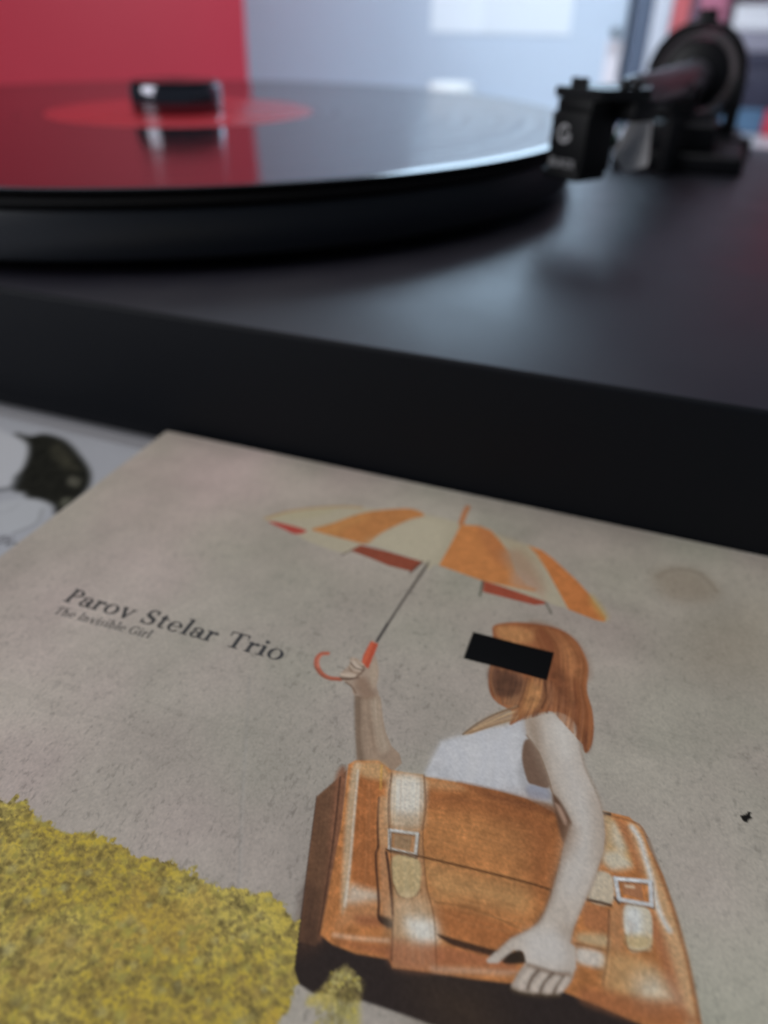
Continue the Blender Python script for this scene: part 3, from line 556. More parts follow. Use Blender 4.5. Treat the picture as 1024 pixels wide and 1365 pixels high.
 ('F',3,(140,122,104),[(102.09,59.84),(103.81,62.39),(104.26,66.23),(103.69,68.35),(102.9,64.78)],1.4,0.5,0,1),
 ('F',3,(186,180,170),[(95.51,50.89),(97.38,50.16),(98.87,54.08),(97.97,55.66),(96.5,53.75)],1.4,0.6,0,1),
 ('F',3,(140,118,100),[(99.9,64.93),(101.08,65.29),(100.9,67.52),(100.09,68.8)],1.2,0.5,0,1),
 ('F',3,(132,112,94),[(100.91,77.19),(102.0,76.77),(102.7,80.34),(102.02,80.75),(101.53,78.68)],1.0,0.5,0,1),
 ('F',3,(178,174,168),[(97.99,78.63),(100.54,77.33),(102.25,78.4),(102.42,80.45),(98.99,81.33),(98.03,80.34)],1.2,0.6,0,1),
 ('F',3,(46,36,28),[(96.48,81.69),(97.07,80.86),(97.77,80.59),(98.2,81.18),(98.15,81.65),(96.33,82.35)],0.15,0.95,0,1),
 ('F',3,(150,136,122),[(98.35,81.68),(99.9,81.37),(101.35,81.39),(102.73,81.0),(102.98,80.76),(102.83,81.67),(102.29,82.71),(101.68,83.28),(100.35,83.75),(98.59,84.26),(97.51,84.27),(97.57,83.55)],0.15,1,0.04,1),
 ('L',3,(70,54,42),[(99.68,81.75),(99.16,82.8),(99.0,83.83)],0.197,0.85,0.1),
 ('L',3,(70,54,42),[(101.08,81.49),(100.42,82.59),(100.18,83.65)],0.194,0.85,0.1),
 ('L',3,(70,54,42),[(102.14,81.37),(101.67,82.39),(101.4,83.32)],0.194,0.85,0.1),
 ('L',3,(186,172,156),[(98.97,81.87),(98.19,83.73)],0.417,0.75,0.25),
 ('L',3,(186,172,156),[(100.3,81.94),(99.58,83.47)],0.411,0.75,0.25),
 ('L',3,(186,172,156),[(101.56,81.73),(100.8,83.14)],0.411,0.75,0.25),
 ('L',3,(186,172,156),[(102.39,81.56),(101.98,82.55)],0.411,0.75,0.25),
 ('L',3,(92,70,54),[(98.63,81.64),(99.94,81.57),(101.35,81.39),(102.58,80.99)],0.2,0.65,0.3),
 ('L',3,(204,186,170),[(98.62,83.7),(98.29,84.18)],0.18,0.6,0.15),
 ('L',3,(204,186,170),[(99.88,83.56),(99.53,83.97)],0.18,0.6,0.15),
 ('L',3,(204,186,170),[(101.1,83.23),(100.74,83.6)],0.18,0.6,0.15),
 ('L',3,(204,186,170),[(102.13,82.63),(101.85,83.08)],0.18,0.6,0.15),
 ('L',3,(96,76,50),[(97.61,84.37),(98.74,84.31),(100.36,83.86),(101.96,83.27)],0.224,0.6,0.3),
 ('F',3,(134,78,46),[(83.83,35.25),(85.53,33.81),(87.85,32.82),(91.5,32.16),(94.03,32.39),(96.2,33.78),(97.72,36.07),(98.72,38.79),(99.16,43.2),(100.29,46.44),(100.93,49.68),(100.99,52.42),(100.41,53.93),(99.71,52.11),(98.85,50.21),(97.56,48.75),(95.37,48.66),(92.62,50.39),(91.22,52.1),(90.33,53.02),(90.18,50.84),(88.09,50.01),(86.64,48.73),(85.66,45.91),(85.32,43.37),(85.03,39.99),(84.24,37.37)],0.15,1,0.1,1),
 ('F',3,(116,66,40),[(89.11,32.79),(92.02,32.22),(95.74,33.96),(97.86,37.07),(98.61,40.84),(95.29,40.14),(91.37,36.78)],1.4,0.7,0,1),
 ('F',3,(176,124,74),[(84.38,35.42),(86.39,34.25),(89.63,34.12),(89.88,36.63),(87.68,37.86),(85.41,37.65)],0.8,0.75,0.15,1),
 ('F',3,(92,60,44),[(85.47,43.99),(87.28,43.61),(89.94,43.91),(90.89,45.16),(90.66,48.39),(88.45,48.64),(87.06,48.56),(85.96,46.45)],0.7,0.85,0.12,1),
 ('F',3,(166,110,62),[(90.92,44.18),(93.12,43.64),(94.09,46.44),(93.68,49.03),(91.65,51.0),(90.55,52.01),(90.78,48.96)],0.7,0.75,0.12,1),
 ('F',3,(160,108,74),[(93.61,43.78),(95.57,44.61),(96.87,47.18),(94.91,48.55)],0.6,0.6,0,1),
 ('F',3,(162,114,74),[(88.37,49.29),(90.27,47.62),(90.84,49.24),(89.25,50.16)],0.5,0.6,0,1),
 ('F',3,(86,50,34),[(95.12,47.26),(97.42,47.86),(98.93,49.32),(100.7,51.45),(100.58,53.65),(99.78,52.35),(98.32,49.56),(96.64,48.46)],0.6,0.7,0,1),
 ('F',3,(158,136,106),[(90.15,50.7),(88.41,51.38),(86.41,54.06),(84.95,56.81),(85.7,56.35),(87.84,54.5),(90.31,52.91)],0.6,0.45,0.15,1),
 ('H',3,[(88,60,42),(178,146,108),(120,86,60),(150,112,76)],[(90.57,49.04),(88.13,52.08),(85.13,56.68)],[(91.16,51.78),(88.92,53.51),(85.89,56.25)],26,0.13,0.5),
 ('L',3,(96,72,50),[(90.89,49.52),(88.48,51.65),(86.44,54.19),(84.95,56.81)],0.248,0.8,0.1),
 ('L',3,(176,150,112),[(90.46,50.58),(88.33,52.88),(86.11,55.46)],0.207,0.7,0.1),
 ('L',3,(110,84,56),[(90.55,52.01),(88.18,54.09),(85.67,56.25)],0.184,0.6,0.1),
 ('H',3,[(92,54,34),(176,112,66),(118,66,40),(158,98,56)],[(90.58,32.6),(93.06,35.38),(94.41,40.48),(94.93,44.85),(95.37,48.66)],[(95.12,33.09),(98.39,37.56),(99.05,43.24),(100.4,47.59),(100.74,53.32)],120,0.13,0.3),
 ('H',3,[(80,50,34),(180,124,78),(108,66,44)],[(90.86,43.87),(90.74,47.74),(90.47,52.62)],[(94.41,43.14),(94.93,46.11),(94.6,49.26)],60,0.13,0.32),
 ('H',3,[(76,52,40),(150,104,70)],[(85.43,43.33),(86.02,46.42),(88.09,50.01)],[(90.3,43.43),(91.01,45.75),(90.22,49.48)],40,0.12,0.25),
 ('H',3,[(196,140,84),(120,72,42)],[(84.03,35.56),(85.02,37.06),(85.72,37.9)],[(90.62,32.77),(90.98,34.72),(92.46,37.43)],40,0.12,0.22),
 ('F',3,(96,56,36),[(93.1,41.0),(95.39,40.77),(97.26,43.94),(98.28,47.82),(96.46,47.34),(94.72,44.94)],1.2,0.55,0.3,1),
 ('F',3,(168,112,66),[(94.26,33.8),(96.82,36.42),(98.14,40.69),(96.84,41.2),(94.59,37.3)],1.2,0.45,0.3,1),
 ('F',3,(70,46,34),[(86.78,44.48),(89.07,44.24),(90.17,46.08),(89.07,48.4),(87.34,47.82)],0.8,0.5,0.3,1),
 ('F',3,(186,132,78),[(91.53,44.91),(92.92,45.01),(93.47,47.91),(92.45,49.51),(91.45,48.99)],0.8,0.45,0.3,1),
 ('L',3,(74,44,30),[(93.23,43.6),(94.04,46.15),(93.83,48.67)],0.256,0.7,0.1),
 ('L',3,(78,48,34),[(90.86,43.87),(90.94,47.04),(90.69,49.6)],0.259,0.6,0.1),
 ('F',3,(9,9,10),[(81.27,37.71),(93.58,37.56),(93.58,43.36),(81.32,43.56)],0.06,1,0,0),
 ('F',1,(128,112,62),[(80.37,90.5),(80.63,89.49),(81.46,88.58),(82.59,88.37),(83.53,88.92),(84.04,90.16),(83.86,90.93),(82.2,91.22),(80.56,91.14)],0.3,0.95,0.35,1),
 ('F',1,(160,142,62),[(79.58,92.05),(81.15,91.1),(82.27,91.37),(81.79,92.07),(80.03,92.57)],0.5,0.8,0.3,1),
 ('F',1,(158,146,66),[(81.99,91.65),(84.03,90.86),(84.72,92.3),(83.81,92.65),(82.72,92.4)],0.6,0.7,0.3,1),
 ('F',1,(170,158,100),[(80.7,89.65),(81.54,88.77),(82.72,88.69),(83.33,89.18),(81.95,89.71)],0.5,0.6,0.3,1),
 ('F',1,(140,130,74),[(81.38,92.91),(82.93,91.98),(84.17,93.51),(82.36,94.2)],0.8,0.5,0.3,1),
 ('F',0,(22,20,18),[(118.85,56.26),(119.49,55.89),(119.8,55.34),(120.1,55.32),(119.92,55.84),(120.19,56.09),(119.77,56.45),(119.56,56.93),(119.17,56.88),(118.98,56.58)],0.1,1,0,0),
 ('L',1,(92,80,46),[(82.09,88.58),(82.14,88.56)],0.273,0.75,0.1),
 ('L',1,(92,80,46),[(82.12,90.18),(82.18,90.16)],0.265,0.75,0.1),
 ('L',1,(176,166,96),[(81.57,90.69),(81.63,90.67)],0.265,0.75,0.1),
 ('L',1,(176,166,96),[(83.73,89.68),(83.78,89.66)],0.269,0.75,0.1),
 ('L',1,(150,136,70),[(81.42,89.52),(81.47,89.5)],0.273,0.75,0.1),
 ('L',1,(92,80,46),[(83.46,89.1),(83.52,89.08)],0.269,0.75,0.1),
 ('L',1,(168,150,60),[(82.34,88.98),(82.39,88.96)],0.273,0.75,0.1),
 ('L',1,(92,80,46),[(81.78,89.65),(81.84,89.63)],0.269,0.75,0.1),
 ('L',1,(150,136,70),[(81.21,89.93),(81.26,89.91)],0.273,0.75,0.1),
 ('L',1,(70,60,38),[(83.44,89.82),(83.49,89.8)],0.269,0.75,0.1),
 ('L',1,(92,80,46),[(82.4,89.22),(82.45,89.2)],0.273,0.75,0.1),
 ('L',1,(70,60,38),[(82.17,89.68),(82.23,89.66)],0.269,0.75,0.1),
 ('L',1,(176,166,96),[(82.04,89.83),(82.1,89.81)],0.269,0.75,0.1),
 ('L',1,(92,80,46),[(81.52,90.34),(81.58,90.32)],0.269,0.75,0.1),
 ('L',1,(100,88,48),[(81.89,91.12),(81.94,91.1)],0.265,0.75,0.1),
 ('L',1,(100,88,48),[(83.21,90.42),(83.27,90.4)],0.265,0.75,0.1),
 ('L',1,(168,150,60),[(80.91,90.73),(80.97,90.71)],0.265,0.75,0.1),
 ('L',1,(100,88,48),[(81.93,91.11),(81.99,91.09)],0.265,0.75,0.1),
 ('L',1,(70,60,38),[(80.95,90.25),(81.0,90.23)],0.269,0.75,0.1),
 ('L',1,(150,136,70),[(83.63,89.4),(83.69,89.38)],0.269,0.75,0.1),
 ('L',1,(66,56,36),[(83.56,89.99),(83.62,89.97)],0.265,0.75,0.1),
 ('L',1,(150,136,70),[(82.92,89.25),(82.97,89.23)],0.273,0.75,0.1),
 ('L',1,(168,150,60),[(83.0,89.08),(83.05,89.05)],0.273,0.75,0.1),
 ('L',1,(150,136,70),[(81.55,88.83),(81.6,88.81)],0.273,0.75,0.1),
 ('L',1,(70,60,38),[(81.3,89.22),(81.35,89.2)],0.273,0.75,0.1),
 ('L',1,(150,136,70),[(81.61,89.66),(81.67,89.64)],0.269,0.75,0.1),
 ('L',1,(70,60,38),[(81.21,89.07),(81.27,89.05)],0.273,0.75,0.1),
 ('L',1,(150,136,70),[(82.05,89.24),(82.11,89.22)],0.269,0.75,0.1),
 ('L',1,(140,124,62),[(81.32,90.99),(81.37,90.97)],0.269,0.75,0.1),
 ('L',1,(150,136,70),[(81.37,88.99),(81.42,88.97)],0.273,0.75,0.1),
 ('L',1,(168,150,60),[(83.34,88.84),(83.39,88.82)],0.273,0.75,0.1),
 ('L',1,(168,150,60),[(82.1,89.31),(82.15,89.29)],0.273,0.75,0.1),
 ('L',1,(70,60,38),[(81.24,88.83),(81.29,88.81)],0.273,0.75,0.1),
 ('L',1,(92,80,46),[(80.92,89.97),(80.98,89.95)],0.269,0.75,0.1),
 ('L',1,(92,80,46),[(82.85,89.35),(82.91,89.33)],0.269,0.75,0.1),
 ('L',1,(92,80,46),[(83.1,89.48),(83.15,89.46)],0.269,0.75,0.1),
 ('L',1,(168,150,60),[(80.64,89.34),(80.7,89.32)],0.269,0.75,0.1),
 ('L',1,(140,124,62),[(81.84,91.25),(81.89,91.23)],0.269,0.75,0.1),
 ('L',1,(100,88,48),[(83.07,90.72),(83.12,90.7)],0.269,0.75,0.1),
 ('L',1,(176,166,96),[(81.81,90.19),(81.87,90.17)],0.269,0.75,0.1),
 ('L',1,(92,80,46),[(82.59,88.6),(82.64,88.58)],0.273,0.75,0.1),
 ('L',1,(176,166,96),[(81.24,90.06),(81.3,90.03)],0.269,0.75,0.1),
 ('L',1,(168,150,60),[(80.94,90.36),(80.99,90.34)],0.269,0.75,0.1),
 ('L',1,(176,166,96),[(82.4,89.14),(82.46,89.12)],0.269,0.75,0.1),
 ('L',1,(168,150,60),[(81.77,90.1),(81.82,90.08)],0.269,0.75,0.1),
 ('L',1,(100,88,48),[(82.69,90.44),(82.74,90.42)],0.269,0.75,0.1),
 ('L',1,(176,166,96),[(83.19,88.82),(83.24,88.8)],0.273,0.75,0.1),
 ('L',1,(92,80,46),[(80.98,90.63),(81.03,90.61)],0.269,0.75,0.1),
 ('L',1,(176,166,96),[(82.41,89.06),(82.46,89.04)],0.273,0.75,0.1),
 ('L',1,(140,124,62),[(81.36,90.82),(81.42,90.79)],0.265,0.75,0.1),
 ('L',1,(150,136,70),[(81.59,88.98),(81.65,88.96)],0.273,0.75,0.1),
 ('L',1,(168,150,60),[(82.0,89.79),(82.05,89.77)],0.273,0.75,0.1),
 ('L',1,(150,136,70),[(82.72,89.76),(82.77,89.74)],0.269,0.75,0.1),
 ('L',1,(150,136,70),[(82.29,90.1),(82.35,90.07)],0.269,0.75,0.1),
 ('L',1,(100,88,48),[(82.74,90.73),(82.79,90.71)],0.269,0.75,0.1),
 ('L',1,(140,124,62),[(81.8,90.7),(81.85,90.68)],0.269,0.75,0.1),
 ('L',1,(176,166,96),[(81.19,90.81),(81.25,90.79)],0.265,0.75,0.1),
 ('L',1,(168,150,60),[(82.85,89.23),(82.91,89.21)],0.269,0.75,0.1),
 ('L',1,(176,166,96),[(81.52,89.23),(81.57,89.21)],0.273,0.75,0.1),
 ('L',1,(140,124,62),[(82.76,90.96),(82.81,90.94)],0.265,0.75,0.1),
 ('L',1,(70,60,38),[(80.73,90.34),(80.78,90.32)],0.269,0.75,0.1),
 ('L',1,(66,56,36),[(81.99,90.85),(82.04,90.83)],0.269,0.75,0.1),
 ('L',1,(70,60,38),[(82.42,89.83),(82.48,89.81)],0.269,0.75,0.1),
 ('L',1,(92,80,46),[(80.74,90.57),(80.79,90.55)],0.269,0.75,0.1),
 ('L',1,(150,136,70),[(83.29,89.54),(83.34,89.52)],0.269,0.75,0.1),
 ('L',1,(92,80,46),[(80.7,89.65),(80.76,89.63)],0.269,0.75,0.1),
 ('L',1,(168,150,60),[(80.85,90.16),(80.9,90.14)],0.273,0.75,0.1),
 ('L',1,(92,80,46),[(81.31,89.67),(81.36,89.64)],0.273,0.75,0.1),
 ('L',1,(70,60,38),[(80.71,89.99),(80.76,89.97)],0.273,0.75,0.1),
 ('L',1,(176,166,96),[(83.4,89.28),(83.46,89.26)],0.269,0.75,0.1),
 ('L',1,(70,60,38),[(82.81,89.36),(82.87,89.34)],0.269,0.75,0.1),
 ('L',1,(92,80,46),[(82.17,90.15),(82.23,90.13)],0.269,0.75,0.1),
 ('L',1,(150,136,70),[(82.88,89.63),(82.93,89.61)],0.273,0.75,0.1),
 ('L',1,(140,124,62),[(83.13,90.51),(83.18,90.49)],0.269,0.75,0.1),
 ('L',1,(92,80,46),[(82.22,90.19),(82.27,90.17)],0.269,0.75,0.1),
 ('L',1,(176,166,96),[(81.23,89.23),(81.29,89.21)],0.269,0.75,0.1),
 ('L',1,(176,166,96),[(80.96,89.99),(81.01,89.97)],0.269,0.75,0.1),
 ('L',1,(150,136,70),[(80.62,90.53),(80.67,90.51)],0.269,0.75,0.1),
 ('L',1,(66,56,36),[(82.92,90.74),(82.97,90.72)],0.269,0.75,0.1),
 ('L',1,(100,88,48),[(82.68,90.42),(82.73,90.4)],0.269,0.75,0.1),
 ('L',1,(146,132,72),[(81.21,93.73),(81.27,93.71)],0.286,0.55,0.1),
 ('L',1,(146,132,72),[(80.71,91.79),(80.77,91.77)],0.295,0.55,0.1),
 ('L',1,(184,170,96),[(80.43,92.4),(80.48,92.37)],0.295,0.55,0.1),
 ('L',1,(146,132,72),[(83.32,93.03),(83.37,93.01)],0.286,0.55,0.1),
 ('L',1,(146,132,72),[(83.89,91.13),(83.94,91.11)],0.295,0.55,0.1),
 ('L',1,(184,170,96),[(83.9,90.8),(83.95,90.78)],0.295,0.55,0.1),
 ('L',1,(172,156,60),[(83.86,91.5),(83.92,91.47)],0.29,0.55,0.1),
 ('L',1,(120,108,60),[(81.88,92.78),(81.93,92.76)],0.29,0.55,0.1),
 ('L',1,(146,132,72),[(82.18,91.47),(82.23,91.45)],0.295,0.55,0.1),
 ('L',1,(120,108,60),[(83.81,91.72),(83.86,91.7)],0.29,0.55,0.1),
 ('L',1,(172,156,60),[(82.42,93.3),(82.47,93.28)],0.29,0.55,0.1),
 ('L',1,(146,132,72),[(83.99,91.5),(84.04,91.48)],0.295,0.55,0.1),
 ('L',1,(120,108,60),[(81.86,92.19),(81.91,92.17)],0.29,0.55,0.1),
 ('L',1,(172,156,60),[(81.34,92.08),(81.39,92.06)],0.295,0.55,0.1),
 ('L',1,(120,108,60),[(80.74,93.03),(80.79,93.01)],0.29,0.55,0.1),
 ('L',1,(146,132,72),[(80.23,92.34),(80.28,92.32)],0.295,0.55,0.1),
 ('L',1,(184,170,96),[(83.91,90.87),(83.97,90.85)],0.295,0.55,0.1),
 ('L',1,(146,132,72),[(84.03,90.78),(84.08,90.76)],0.295,0.55,0.1),
 ('L',1,(120,108,60),[(82.39,92.98),(82.44,92.96)],0.29,0.55,0.1),
 ('L',1,(172,156,60),[(81.11,93.76),(81.16,93.74)],0.286,0.55,0.1),
 ('L',1,(184,170,96),[(83.05,91.5),(83.1,91.48)],0.295,0.55,0.1),
 ('L',1,(146,132,72),[(81.81,93.41),(81.86,93.39)],0.29,0.55,0.1),
 ('L',1,(120,108,60),[(83.99,90.69),(84.04,90.67)],0.295,0.55,0.1),
 ('L',1,(184,170,96),[(81.11,92.57),(81.17,92.55)],0.29,0.55,0.1),
 ('L',1,(172,156,60),[(83.66,92.29),(83.72,92.27)],0.29,0.55,0.1),
 ('L',1,(172,156,60),[(81.74,92.38),(81.79,92.36)],0.295,0.55,0.1),
 ('L',1,(120,108,60),[(82.19,92.79),(82.24,92.77)],0.29,0.55,0.1),
 ('L',1,(120,108,60),[(81.77,92.4),(81.82,92.38)],0.295,0.55,0.1),
 ('L',1,(146,132,72),[(80.6,92.68),(80.65,92.66)],0.295,0.55,0.1),
 ('L',1,(120,108,60),[(82.55,92.37),(82.61,92.35)],0.29,0.55,0.1),
 ('L',1,(184,170,96),[(82.99,92.22),(83.04,92.2)],0.29,0.55,0.1),
 ('L',1,(120,108,60),[(81.35,92.28),(81.4,92.26)],0.29,0.55,0.1),
 ('L',1,(172,156,60),[(84.08,91.65),(84.14,91.63)],0.29,0.55,0.1),
 ('L',1,(120,108,60),[(81.27,93.37),(81.32,93.35)],0.29,0.55,0.1),
 ('L',1,(184,170,96),[(82.36,92.25),(82.42,92.23)],0.29,0.55,0.1),
 ('L',1,(120,108,60),[(80.99,92.87),(81.05,92.85)],0.29,0.55,0.1),
 ('L',1,(172,156,60),[(81.33,92.35),(81.38,92.33)],0.295,0.55,0.1),
 ('L',1,(120,108,60),[(82.32,92.97),(82.38,92.95)],0.286,0.55,0.1),
 ('L',1,(146,132,72),[(80.95,93.98),(81.0,93.96)],0.286,0.55,0.1),
 ('L',1,(120,108,60),[(82.97,91.38),(83.03,91.36)],0.29,0.55,0.1),
 ('L',1,(96,88,46),[(82.42,90.65),(82.79,91.87),(83.58,94.2)],0.118,0.6,0.1),
 ('L',1,(96,88,46),[(82.96,90.44),(83.11,91.75),(83.58,94.2)],0.118,0.6,0.1),
 ('L',1,(96,88,46),[(81.94,90.83),(82.51,91.98),(83.58,94.2)],0.118,0.6,0.1),
]

SAT = .88; GAIN = 1.84      # print reflectance relative to the tones above
rng = np.random.default_rng(7)
def vnoise(U, V, s, seed):
    r = np.random.default_rng(seed); T = r.random((256, 256))
    x = U / s + 37.3; y = V / s + 11.7; xi = np.floor(x).astype(int); yi = np.floor(y).astype(int); fx = x - xi; fy = y - yi
    fx = fx * fx * (3 - 2 * fx); fy = fy * fy * (3 - 2 * fy)
    a = T[xi % 256, yi % 256]; b2 = T[(xi + 1) % 256, yi % 256]; c = T[xi % 256, (yi + 1) % 256]; e = T[(xi + 1) % 256, (yi + 1) % 256]
    return (a * (1 - fx) + b2 * fx) * (1 - fy) + (c * (1 - fx) + e * fx) * fy
def fbm(U, V, s, seed, o=4):
    t = 0; w = 0
    for k in range(o): t = t + vnoise(U, V, s / 2 ** k, seed + k) * .6 ** k; w += .6 ** k
    return t / w
def catmull(P, closed=True, n=5):
    P = np.array(P, float); m = len(P); out = []
    for i in range(m if closed else m - 1):
        p0, p1, p2, p3 = (P[(i - 1) % m], P[i], P[(i + 1) % m], P[(i + 2) % m]) if closed else (P[max(i - 1, 0)], P[i], P[i + 1], P[min(i + 2, m - 1)])
        for k in range(n):
            t = k / n; out.append(.5 * ((2 * p1) + (-p0 + p2) * t + (2 * p0 - 5 * p1 + 4 * p2 - p3) * t * t + (-p0 + 3 * p1 - 3 * p2 + p3) * t ** 3))
    if not closed: out.append(P[-1])
    return np.array(out)
def seg_dist(U, V, P, closed):
    best = np.full(U.shape, 1e9); n = len(P)
    for i in range(n if closed else n - 1):
        a = P[i]; b2 = P[(i + 1) % n]; dx, dy = b2 - a; L2 = dx * dx + dy * dy + 1e-12
        t = np.clip(((U - a[0]) * dx + (V - a[1]) * dy) / L2, 0, 1)
        best = np.minimum(best, (U - a[0] - t * dx) ** 2 + (V - a[1] - t * dy) ** 2)
    return np.sqrt(best)
def inside(U, V, P):
    c = np.zeros(U.shape, bool); n = len(P)
    for i in range(n):
        a = P[i]; b2 = P[(i + 1) % n]
        if a[1] == b2[1]: continue
        k = ((a[1] > V) != (b2[1] > V)) & (U < (b2[0] - a[0]) * (V - a[1]) / (b2[1] - a[1]) + a[0]); c ^= k
    return c
class Sheet:
    warp = False
    def __init__(s, us, vs_): s.us = us; s.vs = vs_; s.V, s.U = np.meshgrid(vs_, us); s.C = np.zeros(s.U.shape + (3,)); s.G = np.zeros(s.U.shape, np.int8)
    def win(s, P, pad):
        lo = P.min(0) - pad; hi = P.max(0) + pad
        i0, i1 = np.searchsorted(s.us, [lo[0], hi[0]]); j0, j1 = np.searchsorted(s.vs, [lo[1], hi[1]])
        return (slice(i0, i1), slice(j0, j1))
    def put(s, w, cov, col, reg, noise=0):
        if cov.size == 0: return
        col = np.array(col, float); col = col.mean() + (col - col.mean()) * (SAT - (.08 if reg == 2 else 0)); col = col[None, None, :] * np.ones(cov.shape + (1,))
        if noise: col = col * (1 + noise * 2.6 * (fbm(s.U[w], s.V[w], 1.1, 91, 4) - .5))[..., None]
        s.C[w] = s.C[w] * (1 - cov[..., None]) + col * cov[..., None]
        s.G[w] = np.where(cov > .5, reg, s.G[w])
    def fill(s, reg, col, pts, soft, a, noise, sm):
        P = catmull(pts) if sm else np.array(pts, float); w = s.win(P, soft * 2 + .2 + (1.5 if reg == 1 else 0)); U = s.U[w]; V = s.V[w]
        if U.size == 0: return
        if reg == 1 and s.warp: k = 2.6 if np.ptp(P[:, 0]) > 20 else 1.3; U, V = U + k * (fbm(U, V, 1.3, 201, 4) - .5), V + k * (fbm(U, V, 1.3, 211, 4) - .5)
        d_ = seg_dist(U, V, P, True) * np.where(inside(U, V, P), 1, -1)
        t = np.clip(d_ / max(soft, .05) * .5 + .5, 0, 1); s.put(w, a * t * t * (3 - 2 * t), col, reg, noise)
    def line(s, reg, col, pts, wd, a, soft):
        P = catmull(pts, False, 4) if len(pts) > 2 else np.array(pts, float); w = s.win(P, wd + soft * 2); U = s.U[w]; V = s.V[w]
        if U.size == 0: return
        t = np.clip((wd / 2 - seg_dist(U, V, P, False)) / max(soft, .05) * .5 + .5, 0, 1); s.put(w, a * t, col, reg)
    def ops(s, art):
        for o in art:
            if o[0] == 'F': s.fill(*o[1:])
            elif o[0] == 'L': s.line(*o[1:])
            else:
                _, reg, cols, A, B_, n, wd, a = o; A = np.array(A); B_ = np.array(B_)
                for k in range(n):
                    t0 = rng.random(); t1 = np.clip(t0 + rng.normal() * .16, 0, 1); tt_ = np.linspace(t0, t1, len(A))[:, None]
                    c = np.array(cols[rng.integers(len(cols))]) + rng.normal() * 8
                    s.line(reg, c, A * (1 - tt_) + B_ * tt_, wd * (.6 + rng.random()), a, .12)
def to_linear(C):
    c = np.clip(C, 0, 255) / 255; return np.where(c <= .04045, c / 12.92, ((c + .055) / 1.055) ** 2.4)

def print_material(name, speck, fine, rough, hgt=.25):
    m = bpy.data.materials.new(name); m.use_nodes = True; nt = m.node_tree; b = nt.nodes['Principled BSDF']
    b.inputs['Roughness'].default_value = rough; b.inputs['Specular IOR Level'].default_value = .05
    at = nt.nodes.new('ShaderNodeAttribute'); at.attribute_name = 'print'
    tc = nt.nodes.new('ShaderNodeTexCoord'); mp = nt.nodes.new('ShaderNodeMapping'); mp.inputs['Scale'].default_value = (1, .72, 1)
    nt.links.new(tc.outputs['Object'], mp.inputs['Vector'])
    n = nt.nodes.new('ShaderNodeTexNoise'); n.inputs['Scale'].default_value = 2600; n.inputs['Detail'].default_value = 3; n.inputs['Roughness'].default_value = .6
    nt.links.new(mp.outputs[0], n.inputs['Vector'])
    mr = nt.nodes.new('ShaderNodeMapRange'); mr.inputs[1].default_value = .25; mr.inputs[2].default_value = .75; mr.inputs[3].default_value = 1 - fine; mr.inputs[4].default_value = 1 + fine
    nt.links.new(n.outputs['Fac'], mr.inputs[0])
    cur = mr.outputs[0]
    if speck:
        n3 = nt.nodes.new('ShaderNodeTexNoise'); n3.inputs['Scale'].default_value = 1900; n3.inputs['Detail'].default_value = 4; n3.inputs['Roughness'].default_value = .62
        nt.links.new(mp.outputs[0], n3.inputs['Vector'])
        n4 = nt.nodes.new('ShaderNodeTexNoise'); n4.inputs['Scale'].default_value = 90; n4.inputs['Detail'].default_value = 3
        nt.links.new(mp.outputs[0], n4.inputs['Vector'])
        ad_ = nt.nodes.new('ShaderNodeMath'); ad_.operation = 'MULTIPLY_ADD'; ad_.inputs[1].default_value = .35
        nt.links.new(n4.outputs['Fac'], ad_.inputs[0]); nt.links.new(n3.outputs['Fac'], ad_.inputs[2])
        m2 = nt.nodes.new('ShaderNodeMapRange'); m2.inputs[1].default_value = .735; m2.inputs[2].default_value = .86; m2.inputs[3].default_value = 1; m2.inputs[4].default_value = 1 - speck
        nt.links.new(ad_.outputs[0], m2.inputs[0])
        mu = nt.nodes.new('ShaderNodeMath'); mu.operation = 'MULTIPLY'
        nt.links.new(cur, mu.inputs[0]); nt.links.new(m2.outputs[0], mu.inputs[1]); cur = mu.outputs[0]
    vm = nt.nodes.new('ShaderNodeVectorMath'); vm.operation = 'SCALE'
    nt.links.new(at.outputs['Color'], vm.inputs[0]); nt.links.new(cur, vm.inputs['Scale'])
    nt.links.new(vm.outputs[0], b.inputs['Base Color'])
    nb = nt.nodes.new('ShaderNodeTexNoise'); nb.inputs['Scale'].default_value = 700; nb.inputs['Detail'].default_value = 3
    nt.links.new(tc.outputs['Object'], nb.inputs['Vector'])
    bp = nt.nodes.new('ShaderNodeBump'); bp.inputs['Strength'].default_value = hgt; bp.inputs['Distance'].default_value = .00008
    nt.links.new(nb.outputs['Fac'], bp.inputs['Height']); nt.links.new(bp.outputs['Normal'], b.inputs['Normal'])
    return m

